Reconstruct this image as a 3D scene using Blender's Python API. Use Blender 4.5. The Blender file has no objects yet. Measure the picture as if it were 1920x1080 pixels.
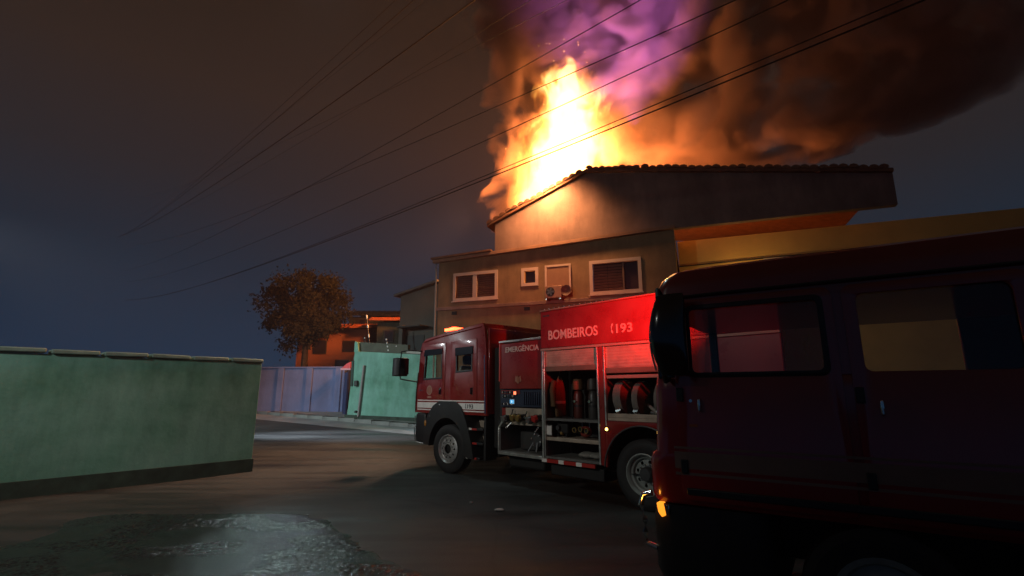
import bpy, bmesh, math, random
from mathutils import Vector, Matrix, noise
random.seed(7)
S = bpy.context.scene
COL = S.collection
R = math.radians

# ---------------------------------------------------------------- camera
F_PX, EYE = 920.0, 1.74
PITCH = math.atan(195 / 920)
cam = bpy.data.cameras.new('camera')
cam.sensor_width = 36
cam.lens = 36 * F_PX / 1920
cam.clip_start, cam.clip_end = 0.05, 1500
camo = bpy.data.objects.new('camera', cam)
COL.objects.link(camo)
camo.location = (0, 0, EYE)
camo.rotation_euler = (R(90) + PITCH, 0, 0)
S.camera = camo
# ---------------------------------------------------------------- night sky
W = bpy.data.worlds.new('World')
S.world = W
W.use_nodes = True
wn, wl = W.node_tree.nodes, W.node_tree.links
bg = wn['Background']
sky = wn.new('ShaderNodeTexSky')
sky.sky_type = 'NISHITA'
sky.sun_disc = False
sky.sun_elevation = R(-4)
sky.sun_rotation = R(-40)
tc = wn.new('ShaderNodeTexCoord')
sep = wn.new('ShaderNodeSeparateXYZ')
wl.new(tc.outputs['Generated'], sep.inputs[0])
ramp = wn.new('ShaderNodeValToRGB')          # night glow of the town: blue low down, brown cloud overhead
ramp.color_ramp.elements[0].position = 0.0
ramp.color_ramp.elements[0].color = (0.011, 0.036, 0.078, 1)
ramp.color_ramp.elements[1].position = 1.0
ramp.color_ramp.elements[1].color = (0.013, 0.009, 0.006, 1)
for p, c in ((0.22, (0.010, 0.024, 0.042, 1)), (0.36, (0.018, 0.019, 0.023, 1)), (0.5, (0.024, 0.017, 0.014, 1)), (0.62, (0.018, 0.013, 0.0095, 1))):
    e = ramp.color_ramp.elements.new(p)
    e.color = c
wl.new(sep.outputs['Z'], ramp.inputs[0])
mixw = wn.new('ShaderNodeMixRGB')
mixw.blend_type = 'ADD'
mixw.inputs[0].default_value = 0.004
wl.new(ramp.outputs[0], mixw.inputs[1])
wl.new(sky.outputs[0], mixw.inputs[2])
wl.new(mixw.outputs[0], bg.inputs[0])
bg.inputs[1].default_value = 1.0
# ---------------------------------------------------------------- lights
def lamp(name, typ, loc, energy, color, radius=0.2, aim=None, cone=60, blend=1.0):
    d = bpy.data.lights.new(name, typ)
    d.energy = energy
    d.color = color
    if typ == 'SUN':
        d.angle = R(radius)
    else:
        d.shadow_soft_size = radius
    o = bpy.data.objects.new(name, d)
    COL.objects.link(o)
    o.location = loc
    if aim is not None:
        o.rotation_euler = (Vector(aim) - Vector(loc)).to_track_quat('-Z', 'Y').to_euler()
    if typ == 'SPOT':
        d.spot_size = R(cone)
        d.spot_blend = blend
    return o
lamp('night_sun', 'SUN', (0, 0, 30), 0.012, (0.8, 0.9, 1.0), 10, aim=(-6, 12, 0))
lamp('street_lamp_light', 'SPOT', (-9.5, 0.5, 6.5), 1250, (0.98, 1.0, 0.92), 0.25, aim=(-3.2, 13.0, 0.6), cone=93)
lamp('side_street_light', 'SPOT', (-17.0, 13.0, 7.0), 4300, (0.78, 1.0, 1.0), 0.2, aim=(-7.2, 20.8, 1.0), cone=62)
lamp('road_fill_light', 'SPOT', (-6.0, 13.0, 15.0), 950, (0.74, 1.0, 1.0), 0.15, aim=(-2.6, 7.4, 0), cone=60)  # added spot high out of view, cools the near road and its glints
lamp('road_glint_light', 'SPOT', (-7.5, 16.5, 6.2), 300, (0.72, 1.0, 1.0), 0.15, aim=(-1.9, 6.0, 0), cone=22)  # added unseen spot without a fixture, puts glints on the wet asphalt
lamp('cab_glint_light', 'SPOT', (-17.0, 12.4, 6.5), 1900, (0.90, 0.97, 1.0), 0.12, aim=(-1.7, 12.0, 2.5), cone=16)  # extra spot out of view, added for bright streaks on the cab
lamp('fire_spill_light', 'SPOT', (-1.4, 16.9, 8.7), 5600, (1.0, 0.58, 0.36), 0.5, aim=(-6.0, 12.6, 0.0), cone=50)
lamp('gutter_streak_light', 'SPOT', (-15.5, 17.2, 2.7), 21000, (0.72, 0.86, 1.0), 0.12, aim=(-5.6, 17.4, 0.3), cone=19)  # added spot hidden by the corner wall, no car; brightens the gutter strip
V_EXPOSURE = 0.0
vs = S.view_settings
vs.view_transform = 'Standard'
vs.look = 'None'
vs.exposure = V_EXPOSURE
vs.gamma = 1.0
vs.use_curve_mapping = False
S.cycles.use_denoising = True
S.cycles.volume_max_steps = 256
S.cycles.max_bounces = 8
S.cycles.volume_bounces = 0
S.cycles.transparent_max_bounces = 16
S.cycles.sample_clamp_indirect = 4.0

# ---------------------------------------------------------------- pixel geometry used to work out where things stand
CP, SP = math.cos(PITCH), math.sin(PITCH)
def ray(x, y):
    a, b = (x - 960) / F_PX, (540 - y) / F_PX
    return Vector((a, CP - b * SP, SP + b * CP))
def at_y(x, y, Y):
    d = ray(x, y)
    return Vector((0, 0, EYE)) + d * (Y / d.y)
def on_plane(x, y, p, n):
    d = ray(x, y)
    return Vector((0, 0, EYE)) + d * ((p[0] * n[0] + p[1] * n[1]) / (d.x * n[0] + d.y * n[1]))
def ground_z(X, Y):
    t = Y - 12.5
    if t <= -2: return 0.0
    if t < 2: return 0.06 * (t + 2) ** 2 / 8
    return 0.06 * min(t, 45)
def on_ground(x, y):
    z = 0.0
    d = ray(x, y)
    for _ in range(60):
        k = (z - EYE) / min(d.z, -1e-3)
        q = Vector((d.x * k, d.y * k, z))
        z = 0.5 * z + 0.5 * ground_z(q.x, q.y)
    return q

# ---------------------------------------------------------------- materials
MATS = {}
def mat(name, color, rough=0.5, metal=0.0, var=0.0, vscale=3.0, bump=0.0, bscale=40.0, coat=0.0, emit=None, estr=0.0, dark=None, rvar=0.0, streak=0.0, trans=0.0, alpha=1.0, dpos=(0.45, 0.65)):
    if name in MATS: return MATS[name]
    m = bpy.data.materials.new(name)
    m.use_nodes = True
    n, l = m.node_tree.nodes, m.node_tree.links
    b = n['Principled BSDF']
    b.inputs['Base Color'].default_value = (*color, 1)
    b.inputs['Roughness'].default_value = rough
    b.inputs['Metallic'].default_value = metal
    if coat:
        b.inputs['Coat Weight'].default_value = coat
        b.inputs['Coat Roughness'].default_value = 0.08
    if trans:
        b.inputs['Transmission Weight'].default_value = trans
    if alpha < 1:
        b.inputs['Alpha'].default_value = alpha
    if emit:
        b.inputs['Emission Color'].default_value = (*emit, 1)
        b.inputs['Emission Strength'].default_value = estr
    tcn = n.new('ShaderNodeTexCoord')
    if var or dark or rvar:
        nz = n.new('ShaderNodeTexNoise')
        nz.inputs['Scale'].default_value = vscale
        nz.inputs['Detail'].default_value = 8
        nz.inputs['Roughness'].default_value = 0.62
        l.new(tcn.outputs['Object'], nz.inputs['Vector'])
        cr = n.new('ShaderNodeValToRGB')
        if dark:
            cr.color_ramp.elements[0].position, cr.color_ramp.elements[1].position = dpos
            cr.color_ramp.elements[0].color = (*dark, 1)
            cr.color_ramp.elements[1].color = (*color, 1)
        else:
            cr.color_ramp.elements[0].position, cr.color_ramp.elements[1].position = 0.3, 0.7
            cr.color_ramp.elements[0].color = (*[c * (1 - var) for c in color], 1)
            cr.color_ramp.elements[1].color = (*[min(1, c * (1 + var)) for c in color], 1)
        l.new(nz.outputs['Fac'], cr.inputs[0])
        l.new(cr.outputs[0], b.inputs['Base Color'])
        if streak:
            smp = n.new('ShaderNodeMapping'); smp.inputs['Scale'].default_value = (1.3, 1.3, 0.34)
            sn = n.new('ShaderNodeTexNoise'); sn.inputs['Scale'].default_value = 1.5; sn.inputs['Detail'].default_value = 7; sn.inputs['Roughness'].default_value = 0.7
            l.new(tcn.outputs['Object'], smp.inputs[0]); l.new(smp.outputs[0], sn.inputs['Vector'])
            sr = n.new('ShaderNodeMapRange'); sr.inputs['From Min'].default_value = 0.38; sr.inputs['From Max'].default_value = 0.6; sr.inputs['To Min'].default_value = 1 - streak; sr.inputs['To Max'].default_value = 1.05
            l.new(sn.outputs['Fac'], sr.inputs[0])
            sm_ = n.new('ShaderNodeMixRGB'); sm_.blend_type = 'MULTIPLY'; sm_.inputs[0].default_value = 1
            l.new(cr.outputs[0], sm_.inputs[1]); l.new(sr.outputs[0], sm_.inputs[2]); l.new(sm_.outputs[0], b.inputs['Base Color'])
        if rvar:
            mr = n.new('ShaderNodeMapRange')
            mr.inputs['From Min'].default_value, mr.inputs['From Max'].default_value = 0.35, 0.65
            mr.inputs['To Min'].default_value, mr.inputs['To Max'].default_value = rough - rvar, rough + rvar
            l.new(nz.outputs['Fac'], mr.inputs[0])
            l.new(mr.outputs[0], b.inputs['Roughness'])
    if bump:
        n2 = n.new('ShaderNodeTexNoise')
        n2.inputs['Scale'].default_value = bscale
        n2.inputs['Detail'].default_value = 6
        l.new(tcn.outputs['Object'], n2.inputs['Vector'])
        bp = n.new('ShaderNodeBump')
        bp.inputs['Strength'].default_value = bump
        bp.inputs['Distance'].default_value = 0.02
        l.new(n2.outputs['Fac'], bp.inputs['Height'])
        l.new(bp.outputs[0], b.inputs['Normal'])
    MATS[name] = m
    return m
RED = mat('fire engine red paint', (0.25, 0.008, 0.005), 0.32, coat=0.6, var=0.16, vscale=2.2, rvar=0.08)
DARKRED = mat('dark maroon paint', (0.22, 0.006, 0.006), 0.28, coat=0.8, var=0.15, vscale=2.0)
BLACKP = mat('black plastic', (0.012, 0.012, 0.013), 0.42, var=0.25, vscale=6)
GREYP = mat('grey plastic', (0.05, 0.05, 0.052), 0.4, var=0.2, vscale=6)
FEND = mat('dark fender plastic', (0.022, 0.022, 0.023), 0.35, var=0.2, vscale=6)
GLOSSB = mat('gloss black', (0.006, 0.006, 0.007), 0.16, coat=0.5)
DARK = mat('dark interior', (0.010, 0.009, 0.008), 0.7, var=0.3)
ALU = mat('brushed aluminium', (0.62, 0.60, 0.57), 0.36, metal=0.85, var=0.12, vscale=9, rvar=0.1)
ALUM = mat('worn aluminium sheet', (0.44, 0.35, 0.27), 0.5, metal=0.35, var=0.2, vscale=5, rvar=0.12)
CHROME = mat('chrome', (0.75, 0.75, 0.75), 0.12, metal=1.0)
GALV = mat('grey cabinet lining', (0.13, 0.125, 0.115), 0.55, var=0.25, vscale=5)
RUBBER = mat('tyre rubber', (0.014, 0.013, 0.013), 0.72, var=0.3, vscale=8, bump=0.25, bscale=60)
STEELG = mat('grey painted steel rim', (0.27, 0.29, 0.27), 0.45, var=0.2, vscale=9)
RIMALU = mat('alloy rim', (0.48, 0.46, 0.45), 0.38, metal=0.6, var=0.2, vscale=12)
WHITE = mat('reflective white tape', (0.76, 0.71, 0.66), 0.45, var=0.1, vscale=8)
WTEXT = mat('white lettering', (0.62, 0.50, 0.44), 0.5)
REDT = mat('reflective red tape', (0.40, 0.02, 0.015), 0.4)
BRASS = mat('brass fitting', (0.45, 0.30, 0.10), 0.35, metal=0.8, var=0.25, vscale=14)
STEEL = mat('steel fitting', (0.42, 0.42, 0.42), 0.28, metal=0.9, var=0.2, vscale=14)
ORANGE = mat('orange fabric', (0.13, 0.055, 0.02), 0.7, var=0.25, vscale=6)
SEATM = mat('seat cloth', (0.05, 0.045, 0.045), 0.8, var=0.25)
PALE = mat('pale cab lining', (0.38, 0.33, 0.28), 0.7, var=0.12)
HOSE = mat('canvas hose', (0.19, 0.18, 0.155), 0.8, var=0.2, vscale=10, bump=0.4, bscale=90)
BLUEP = mat('blue black instrument panel', (0.020, 0.028, 0.055), 0.4, var=0.2)
def glass(name, tint, mix=0.85, rough=0.03):
    if name in MATS: return MATS[name]
    m = bpy.data.materials.new(name)
    m.use_nodes = True
    n, l = m.node_tree.nodes, m.node_tree.links
    n.remove(n['Principled BSDF'])
    t = n.new('ShaderNodeBsdfTransparent'); t.inputs[0].default_value = (*tint, 1)
    g = n.new('ShaderNodeBsdfGlossy'); g.inputs['Roughness'].default_value = rough
    lw = n.new('ShaderNodeLayerWeight'); lw.inputs[0].default_value = 0.5
    pw = n.new('ShaderNodeMath'); pw.operation = 'POWER'; pw.inputs[1].default_value = 4.0
    fr = n.new('ShaderNodeMath'); fr.operation = 'MULTIPLY_ADD'; fr.inputs[1].default_value = 0.7; fr.inputs[2].default_value = 0.03
    l.new(lw.outputs['Facing'], pw.inputs[0]); l.new(pw.outputs[0], fr.inputs[0])
    mx = n.new('ShaderNodeMixShader')
    l.new(fr.outputs[0], mx.inputs[0]); l.new(t.outputs[0], mx.inputs[1]); l.new(g.outputs[0], mx.inputs[2])
    l.new(mx.outputs[0], n['Material Output'].inputs[0])
    MATS[name] = m
    return m
GLASS = glass('window glass', (0.93, 0.95, 0.93))
TINT = glass('tinted glass', (0.88, 0.87, 0.86))
def glow(name, color, s):
    return mat(name, tuple(min(c, 0.8) for c in color), 0.4, emit=color, estr=s)

# ---------------------------------------------------------------- mesh helpers
class M:
    def __init__(s): s.bm = bmesh.new()
    def box(s, x0, x1, y0, y1, z0, z1, rot=None):
        c = Vector(((x0 + x1) / 2, (y0 + y1) / 2, (z0 + z1) / 2))
        mtx = Matrix.Translation(c) @ (rot.to_4x4() if rot else Matrix.Identity(4)) @ Matrix.Diagonal((abs(x1 - x0), abs(y1 - y0), abs(z1 - z0), 1))
        bmesh.ops.create_cube(s.bm, size=1, matrix=mtx)
        return s
    def cyl(s, a, b, r, r2=None, n=16, caps=True):
        a, b = Vector(a), Vector(b)
        d = b - a
        q = d.to_track_quat('Z', 'Y').to_matrix().to_4x4()
        bmesh.ops.create_cone(s.bm, cap_ends=caps, segments=n, radius1=r, radius2=r if r2 is None else r2, depth=d.length, matrix=Matrix.Translation((a + b) / 2) @ q)
        return s
    def ball(s, c, r, sc=(1, 1, 1), u=14, v=10):
        bmesh.ops.create_uvsphere(s.bm, u_segments=u, v_segments=v, radius=r, matrix=Matrix.Translation(c) @ Matrix.Diagonal((*sc, 1)))
        return s
    def tube(s, pts, r, n=8, closed=False):
        pts = [Vector(p) for p in pts]
        rs = r if isinstance(r, (list, tuple)) else [r] * len(pts)
        rings = []
        up = Vector((0, 0, 1))
        for i, p in enumerate(pts):
            if closed: t = pts[(i + 1) % len(pts)] - pts[i - 1]
            else: t = pts[min(i + 1, len(pts) - 1)] - pts[max(i - 1, 0)]
            t.normalize()
            a = t.cross(up)
            if a.length < 0.05: a = t.cross(Vector((1, 0, 0)))
            a.normalize(); b = t.cross(a).normalized()
            rings.append([s.bm.verts.new(p + a * (rs[i] * math.cos(k * 2 * math.pi / n)) + b * (rs[i] * math.sin(k * 2 * math.pi / n))) for k in range(n)])
        for i in range(len(rings) - (0 if closed else 1)):
            A, B = rings[i], rings[(i + 1) % len(rings)]
            for k in range(n):
                s.bm.faces.new((A[k], A[(k + 1) % n], B[(k + 1) % n], B[k]))
        if not closed:
            s.bm.faces.new(rings[0][::-1]); s.bm.faces.new(rings[-1])
        return s
    def lathe(s, prof, c=(0, 0, 0), axis='y', n=40):
        c = Vector(c)
        rings = []
        for r, h in prof:
            ring = []
            for k in range(n):
                a = 2 * math.pi * k / n
                if axis == 'y': v = Vector((r * math.cos(a), h, r * math.sin(a)))
                elif axis == 'z': v = Vector((r * math.cos(a), r * math.sin(a), h))
                else: v = Vector((h, r * math.cos(a), r * math.sin(a)))
                ring.append(s.bm.verts.new(c + v))
            rings.append(ring)
        for A, B in zip(rings, rings[1:]):
            for k in range(n):
                s.bm.faces.new((A[k], A[(k + 1) % n], B[(k + 1) % n], B[k]))
        return s
    def prism(s, poly, f, d0, d1):
        """poly: list of (a, b); f(a, b, d) -> point."""
        A = [s.bm.verts.new(f(a, b, d0)) for a, b in poly]
        B = [s.bm.verts.new(f(a, b, d1)) for a, b in poly]
        s.bm.faces.new(A); s.bm.faces.new(B[::-1])
        for i in range(len(poly)):
            j = (i + 1) % len(poly)
            s.bm.faces.new((A[i], B[i], B[j], A[j]))
        return s
    def loft(s, rows, close_ends=True):
        rings = [[s.bm.verts.new(p) for p in row] for row in rows]
        n = len(rings[0])
        for A, B in zip(rings, rings[1:]):
            for k in range(n):
                s.bm.faces.new((A[k], A[(k + 1) % n], B[(k + 1) % n], B[k]))
        if close_ends:
            s.bm.faces.new(rings[0][::-1]); s.bm.faces.new(rings[-1])
        return s
    def quad(s, *pts):
        s.bm.faces.new([s.bm.verts.new(p) for p in pts]); return s
def obj(name, m, material, parent=None, loc=None, rz=None, bevel=0.0, smooth=True, seg=2):
    if isinstance(m, M):
        bmesh.ops.recalc_face_normals(m.bm, faces=m.bm.faces[:])
        me = bpy.data.meshes.new(name)
        m.bm.to_mesh(me); m.bm.free()
    else:
        me = m
        me.name = name
    me.materials.clear()
    me.materials.append(material)
    if smooth:
        try: me.shade_smooth()
        except Exception: pass
        try: me.set_sharp_from_angle(angle=R(38))
        except Exception: pass
    o = bpy.data.objects.new(name, me)
    COL.objects.link(o)
    if parent is not None: o.parent = parent
    if loc is not None: o.location = loc
    if rz is not None: o.rotation_euler = (0, 0, rz)
    if bevel:
        b = o.modifiers.new('bevel', 'BEVEL')
        b.width = bevel; b.segments = seg; b.limit_method = 'ANGLE'; b.angle_limit = R(40)
    return o
def thing(name, label, cat, loc=(0, 0, 0), rz=0.0, group=None):
    o = bpy.data.objects.new(name, None)
    COL.objects.link(o)
    o.empty_display_size = 0.2
    o.location = loc; o.rotation_euler = (0, 0, rz)
    return tag(o, label, cat, group)
def tag(o, label, cat, group=None):
    o['label'] = label; o['category'] = cat
    if group: o['group'] = group
    return o
def struct(o, kind='structure'):
    o['kind'] = kind
    return o
def panel(outer, holes, f, thick, bevel=0.0, res=1):
    """flat sheet with holes: filled 2-D curve turned into a mesh, then mapped by f(a, b, d)."""
    c = bpy.data.curves.new('panel', 'CURVE')
    c.dimensions = '2D'; c.fill_mode = 'BOTH'; c.extrude = thick / 2; c.bevel_depth = bevel; c.bevel_resolution = 1
    for loop in [outer] + list(holes):
        sp = c.splines.new('POLY')
        sp.points.add(len(loop) - 1)
        for p, (a, b) in zip(sp.points, loop): p.co = (a, b, 0, 1)
        sp.use_cyclic_u = True
    o = bpy.data.objects.new('panel', c)
    me = bpy.data.meshes.new_from_object(o)
    bpy.data.objects.remove(o); bpy.data.curves.remove(c)
    bm = bmesh.new(); bm.from_mesh(me); bpy.data.meshes.remove(me)
    bmesh.ops.remove_doubles(bm, verts=bm.verts[:], dist=1e-5)
    for v in bm.verts: v.co = Vector(f(*v.co))
    m = M(); m.bm.free(); m.bm = bm
    return m
def rrect(a0, a1, b0, b1, r, n=4):
    o = []
    for cx, cy, s in ((a1 - r, b1 - r, 0), (a0 + r, b1 - r, 90), (a0 + r, b0 + r, 180), (a1 - r, b0 + r, 270)):
        for k in range(n + 1):
            t = R(s + 90 * k / n)
            o.append((cx + r * math.cos(t), cy + r * math.sin(t)))
    return o
def circ(r, n=32, c=(0, 0)):
    return [(c[0] + r * math.cos(2 * math.pi * k / n), c[1] + r * math.sin(2 * math.pi * k / n)) for k in range(n)]
def text(s, height, f, thick=0.004, weight=0.0, width=None):
    c = bpy.data.curves.new('text', 'FONT')
    c.body = s; c.size = 1.0; c.extrude = thick / 2; c.offset = weight; c.resolution_u = 4
    o = bpy.data.objects.new('text', c)
    me = bpy.data.meshes.new_from_object(o)
    bpy.data.objects.remove(o); bpy.data.curves.remove(c)
    bm = bmesh.new(); bm.from_mesh(me); bpy.data.meshes.remove(me)
    xs = [v.co.x for v in bm.verts]; ys = [v.co.y for v in bm.verts]
    # cap height from a plain capital so that accents rise above it
    x0, x1 = min(xs), max(xs)
    cap = 0.70
    sy = height / cap
    sx = sy if width is None else width / (x1 - x0)
    for v in bm.verts: v.co = Vector(f((v.co.x - x0) * sx, v.co.y * sy, v.co.z))
    m = M(); m.bm.free(); m.bm = bm
    return m

# ================================================================ GROUND
def grid_axis(lo, hi, fine_lo, fine_hi, fine, coarse):
    out, x = [], lo
    while x < hi:
        out.append(x)
        x += fine if fine_lo <= x < fine_hi else coarse
    out.append(hi)
    return out
def road_mat():
    m = bpy.data.materials.new('damp worn asphalt')
    m.use_nodes = True
    n, l = m.node_tree.nodes, m.node_tree.links
    b = n['Principled BSDF']
    t = n.new('ShaderNodeTexCoord')
    big = n.new('ShaderNodeTexNoise'); big.inputs['Scale'].default_value = 0.45; big.inputs['Detail'].default_value = 9; big.inputs['Roughness'].default_value = 0.65; big.inputs['Distortion'].default_value = 0.6
    fine = n.new('ShaderNodeTexNoise'); fine.inputs['Scale'].default_value = 55; fine.inputs['Detail'].default_value = 5
    st = n.new('ShaderNodeMapping'); st.inputs['Rotation'].default_value = (0, 0, R(-12)); st.inputs['Scale'].default_value = (0.35, 2.2, 1)
    strk = n.new('ShaderNodeTexNoise'); strk.inputs['Scale'].default_value = 0.8; strk.inputs['Detail'].default_value = 6
    l.new(t.outputs['Object'], big.inputs['Vector']); l.new(t.outputs['Object'], fine.inputs['Vector'])
    l.new(t.outputs['Object'], st.inputs[0]); l.new(st.outputs[0], strk.inputs['Vector'])
    r1 = n.new('ShaderNodeValToRGB')
    r1.color_ramp.elements[0].position, r1.color_ramp.elements[1].position = 0.3, 0.72
    r1.color_ramp.elements[0].color = (0.015, 0.0155, 0.0155, 1); r1.color_ramp.elements[1].color = (0.046, 0.047, 0.046, 1)
    l.new(big.outputs['Fac'], r1.inputs[0])
    r2 = n.new('ShaderNodeValToRGB')
    r2.color_ramp.elements[0].position, r2.color_ramp.elements[1].position = 0.35, 0.7
    r2.color_ramp.elements[0].color = (0.6, 0.6, 0.6, 1); r2.color_ramp.elements[1].color = (1.35, 1.33, 1.3, 1)
    l.new(fine.outputs['Fac'], r2.inputs[0])
    r3 = n.new('ShaderNodeValToRGB')
    r3.color_ramp.elements[0].position, r3.color_ramp.elements[1].position = 0.35, 0.68
    r3.color_ramp.elements[0].color = (0.7, 0.7, 0.7, 1); r3.color_ramp.elements[1].color = (1.5, 1.48, 1.45, 1)
    l.new(strk.outputs['Fac'], r3.inputs[0])
    m1 = n.new('ShaderNodeMixRGB'); m1.blend_type = 'MULTIPLY'; m1.inputs[0].default_value = 1
    m2 = n.new('ShaderNodeMixRGB'); m2.blend_type = 'MULTIPLY'; m2.inputs[0].default_value = 1
    l.new(r1.outputs[0], m1.inputs[1]); l.new(r2.outputs[0], m1.inputs[2])
    l.new(m1.outputs[0], m2.inputs[1]); l.new(r3.outputs[0], m2.inputs[2])
    # thin dark cracks
    vo = n.new('ShaderNodeTexVoronoi'); vo.feature = 'DISTANCE_TO_EDGE'; vo.inputs['Scale'].default_value = 0.55
    wv = n.new('ShaderNodeMixRGB'); wv.inputs[0].default_value = 0.25
    l.new(t.outputs['Object'], wv.inputs[1]); l.new(big.outputs['Color'], wv.inputs[2]); l.new(wv.outputs[0], vo.inputs['Vector'])
    ck = n.new('ShaderNodeMapRange'); ck.inputs['From Min'].default_value = 0.0; ck.inputs['From Max'].default_value = 0.012; ck.inputs['To Min'].default_value = 0.35; ck.inputs['To Max'].default_value = 1.0
    l.new(vo.outputs['Distance'], ck.inputs[0])
    m3 = n.new('ShaderNodeMixRGB'); m3.blend_type = 'MULTIPLY'; m3.inputs[0].default_value = 0.8
    l.new(m2.outputs[0], m3.inputs[1]); l.new(ck.outputs[0], m3.inputs[2])
    l.new(m3.outputs[0], b.inputs['Base Color'])
    rr = n.new('ShaderNodeMapRange'); rr.inputs['From Min'].default_value = 0.35; rr.inputs['From Max'].default_value = 0.65; rr.inputs['To Min'].default_value = 0.42; rr.inputs['To Max'].default_value = 0.8
    l.new(strk.outputs['Fac'], rr.inputs[0]); l.new(rr.outputs[0], b.inputs['Roughness'])
    bp = n.new('ShaderNodeBump'); bp.inputs['Strength'].default_value = 0.55; bp.inputs['Distance'].default_value = 0.012
    l.new(fine.outputs['Fac'], bp.inputs['Height']); l.new(bp.outputs[0], b.inputs['Normal'])
    return m
ROAD = road_mat()
xs = grid_axis(-120, 120, -16, 14, 0.4, 12); ys = grid_axis(-40, 150, 2.5, 32, 0.4, 12)
bm = bmesh.new()
vg = [[bm.verts.new((x, y, ground_z(x, y) + (0.018 * noise.noise(Vector((x * 0.5, y * 0.5, 0))) if -16 < x < 14 and 2.5 < y < 11 and not (-3 < x < 6 and y > 6.5) else 0))) for x in xs] for y in ys]
for i in range(len(ys) - 1):
    for j in range(len(xs) - 1):
        bm.faces.new((vg[i][j], vg[i][j + 1], vg[i + 1][j + 1], vg[i + 1][j]))
g = M(); g.bm.free(); g.bm = bm
struct(obj('road', g, ROAD))
# paler cement gutter strip along the far kerb and the pavement
CEMENT = mat('worn cement', (0.20, 0.20, 0.19), 0.6, var=0.35, vscale=1.6, bump=0.3, bscale=30)
GUTTER = mat('pale cement gutter', (0.24, 0.24, 0.24), 0.45, var=0.4, vscale=0.9, bump=0.3, bscale=25)
def strip(p, q, w0, w1, dz, n=24):
    """sheet between the lines p..q offset towards the camera, draped on the ground"""
    p, q = Vector(p), Vector(q)
    d = (q - p); d.z = 0; d.normalize()
    nn = Vector((d.y, -d.x, 0))
    if nn.y > 0: nn = -nn
    b = bmesh.new(); rows = []
    for i in range(n + 1):
        c = p.lerp(q, i / n)
        row = []
        for k in range(5):
            v = c + nn * (w0 + (w1 - w0) * k / 4)
            row.append(b.verts.new((v.x, v.y, ground_z(v.x, v.y) + dz)))
        rows.append(row)
    for A, B in zip(rows, rows[1:]):
        for k in range(4): b.faces.new((A[k], A[k + 1], B[k + 1], B[k]))
    m = M(); m.bm.free(); m.bm = b
    return m
K0, K1 = on_ground(560, 782), on_ground(900, 812)
kd = (K1 - K0); kd.z = 0; kd.normalize()
KL = K0 - kd * 7
struct(obj('gutter', strip(KL, K1, 0.02, 1.5, 0.006), GUTTER))
struct(obj('pavement', strip(KL, K1, -2.6, -0.17, 0.13), CEMENT))
ks = []
kerbm = CEMENT
kroot = thing('kerb', 'long pale concrete kerb edging the pavement below the green wall', 'kerb', (0, 0, 0))
kroot['kind'] = 'structure'
nk = int((K1 - KL).length / 0.98)
kn = Vector((kd.y, -kd.x, 0)); kn = -kn if kn.y > 0 else kn
mesh_k = None
for i in range(nk):
    c = KL + kd * (0.98 * (i + 0.5)); c.z = ground_z(c.x, c.y)
    if mesh_k is None:
        o = obj('kerb_stone', M().box(-0.48, 0.48, -0.17, 0.0, -0.1, 0.14), kerbm, kroot, bevel=0.02); mesh_k = o.data
    else:
        o = bpy.data.objects.new('kerb_stone', mesh_k); COL.objects.link(o); o.parent = kroot
    o.location = c + Vector((0, 0, random.uniform(-0.012, 0.012)))
    o.rotation_euler = (0, 0, math.atan2(kd.y, kd.x) + random.uniform(-0.01, 0.01))

# broken wet asphalt in the near left corner
WETB = mat('wet broken asphalt', (0.022, 0.024, 0.025), 0.16, var=0.6, vscale=9, bump=0.3, bscale=75, rvar=0.05)
def pothole():
    b = bmesh.new()
    nx, ny = 300, 190
    x0, x1, y0, y1 = -6.6, -0.75, 4.2, 7.6
    rows = []
    for j in range(ny + 1):
        row = []
        for i in range(nx + 1):
            x, y = x0 + (x1 - x0) * i / nx, y0 + (y1 - y0) * j / ny
            # upper edge runs from (-2.55, 7.34) to (-0.92, 5.48)
            edge = (7.34 - 1.14 * (x + 2.55)) - y + 0.25 * noise.noise(Vector((x * 1.7, y * 1.7, 3)))
            e = max(0.0, min(1.0, edge / 0.35))
            mk = noise.noise(Vector((x * 1.15 + 4.0, y * 1.9, 6)))
            mk = max(0.0, min(1.0, (mk + 0.14) * 4.5))
            h = 0.020 * (noise.noise(Vector((x * 1.4, y * 1.4, 9))) + 0.2) + mk * (0.011 * noise.noise(Vector((x * 22, y * 22, 5))) + 0.010 * noise.noise(Vector((x * 37, y * 37, 7))))
            fade = min(1, max(0, (x - x0 - 0.25 + 0.5 * noise.noise(Vector((y * 1.3, 2, 2)))) / 0.7))
            lip = 0.018 * math.exp(-((edge - 0.16) / 0.10) ** 2) * (0.5 + noise.noise(Vector((x * 4, y * 4, 2))))
            z = -0.025 + (0.034 + h) * e * fade + lip
            row.append(b.verts.new((x, y, (z if fade > 0 else -0.06) if edge > 0 else -0.06)))
        rows.append(row)
    for A, B in zip(rows, rows[1:]):
        for k in range(nx): b.faces.new((A[k], A[k + 1], B[k + 1], B[k]))
    m = M(); m.bm.free(); m.bm = b
    return m
struct(obj('broken_road_edge', pothole(), WETB))

# ================================================================ FAR FIRE TRUCK
A0 = Vector((-1.435, 11.31, 0)); TU = Vector((-0.69836, 0.71574, 0)); TRZ = math.atan2(TU.y, TU.x)
TN = Vector((-TU.y, TU.x, 0))      # towards the camera (left of the truck)
def TW(x, y, z): return A0 + TU * x + TN * y + Vector((0, 0, z))
T = thing('fire_truck', 'red crew cab fire truck with open equipment lockers parked below the burning house', 'fire truck', A0, TRZ)
xz = lambda y: (lambda a, b, d: (a, y + d, b))
def tpart(name, m, material, parent=None, **k): return obj(name, m, material, parent or T, **k)

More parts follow.
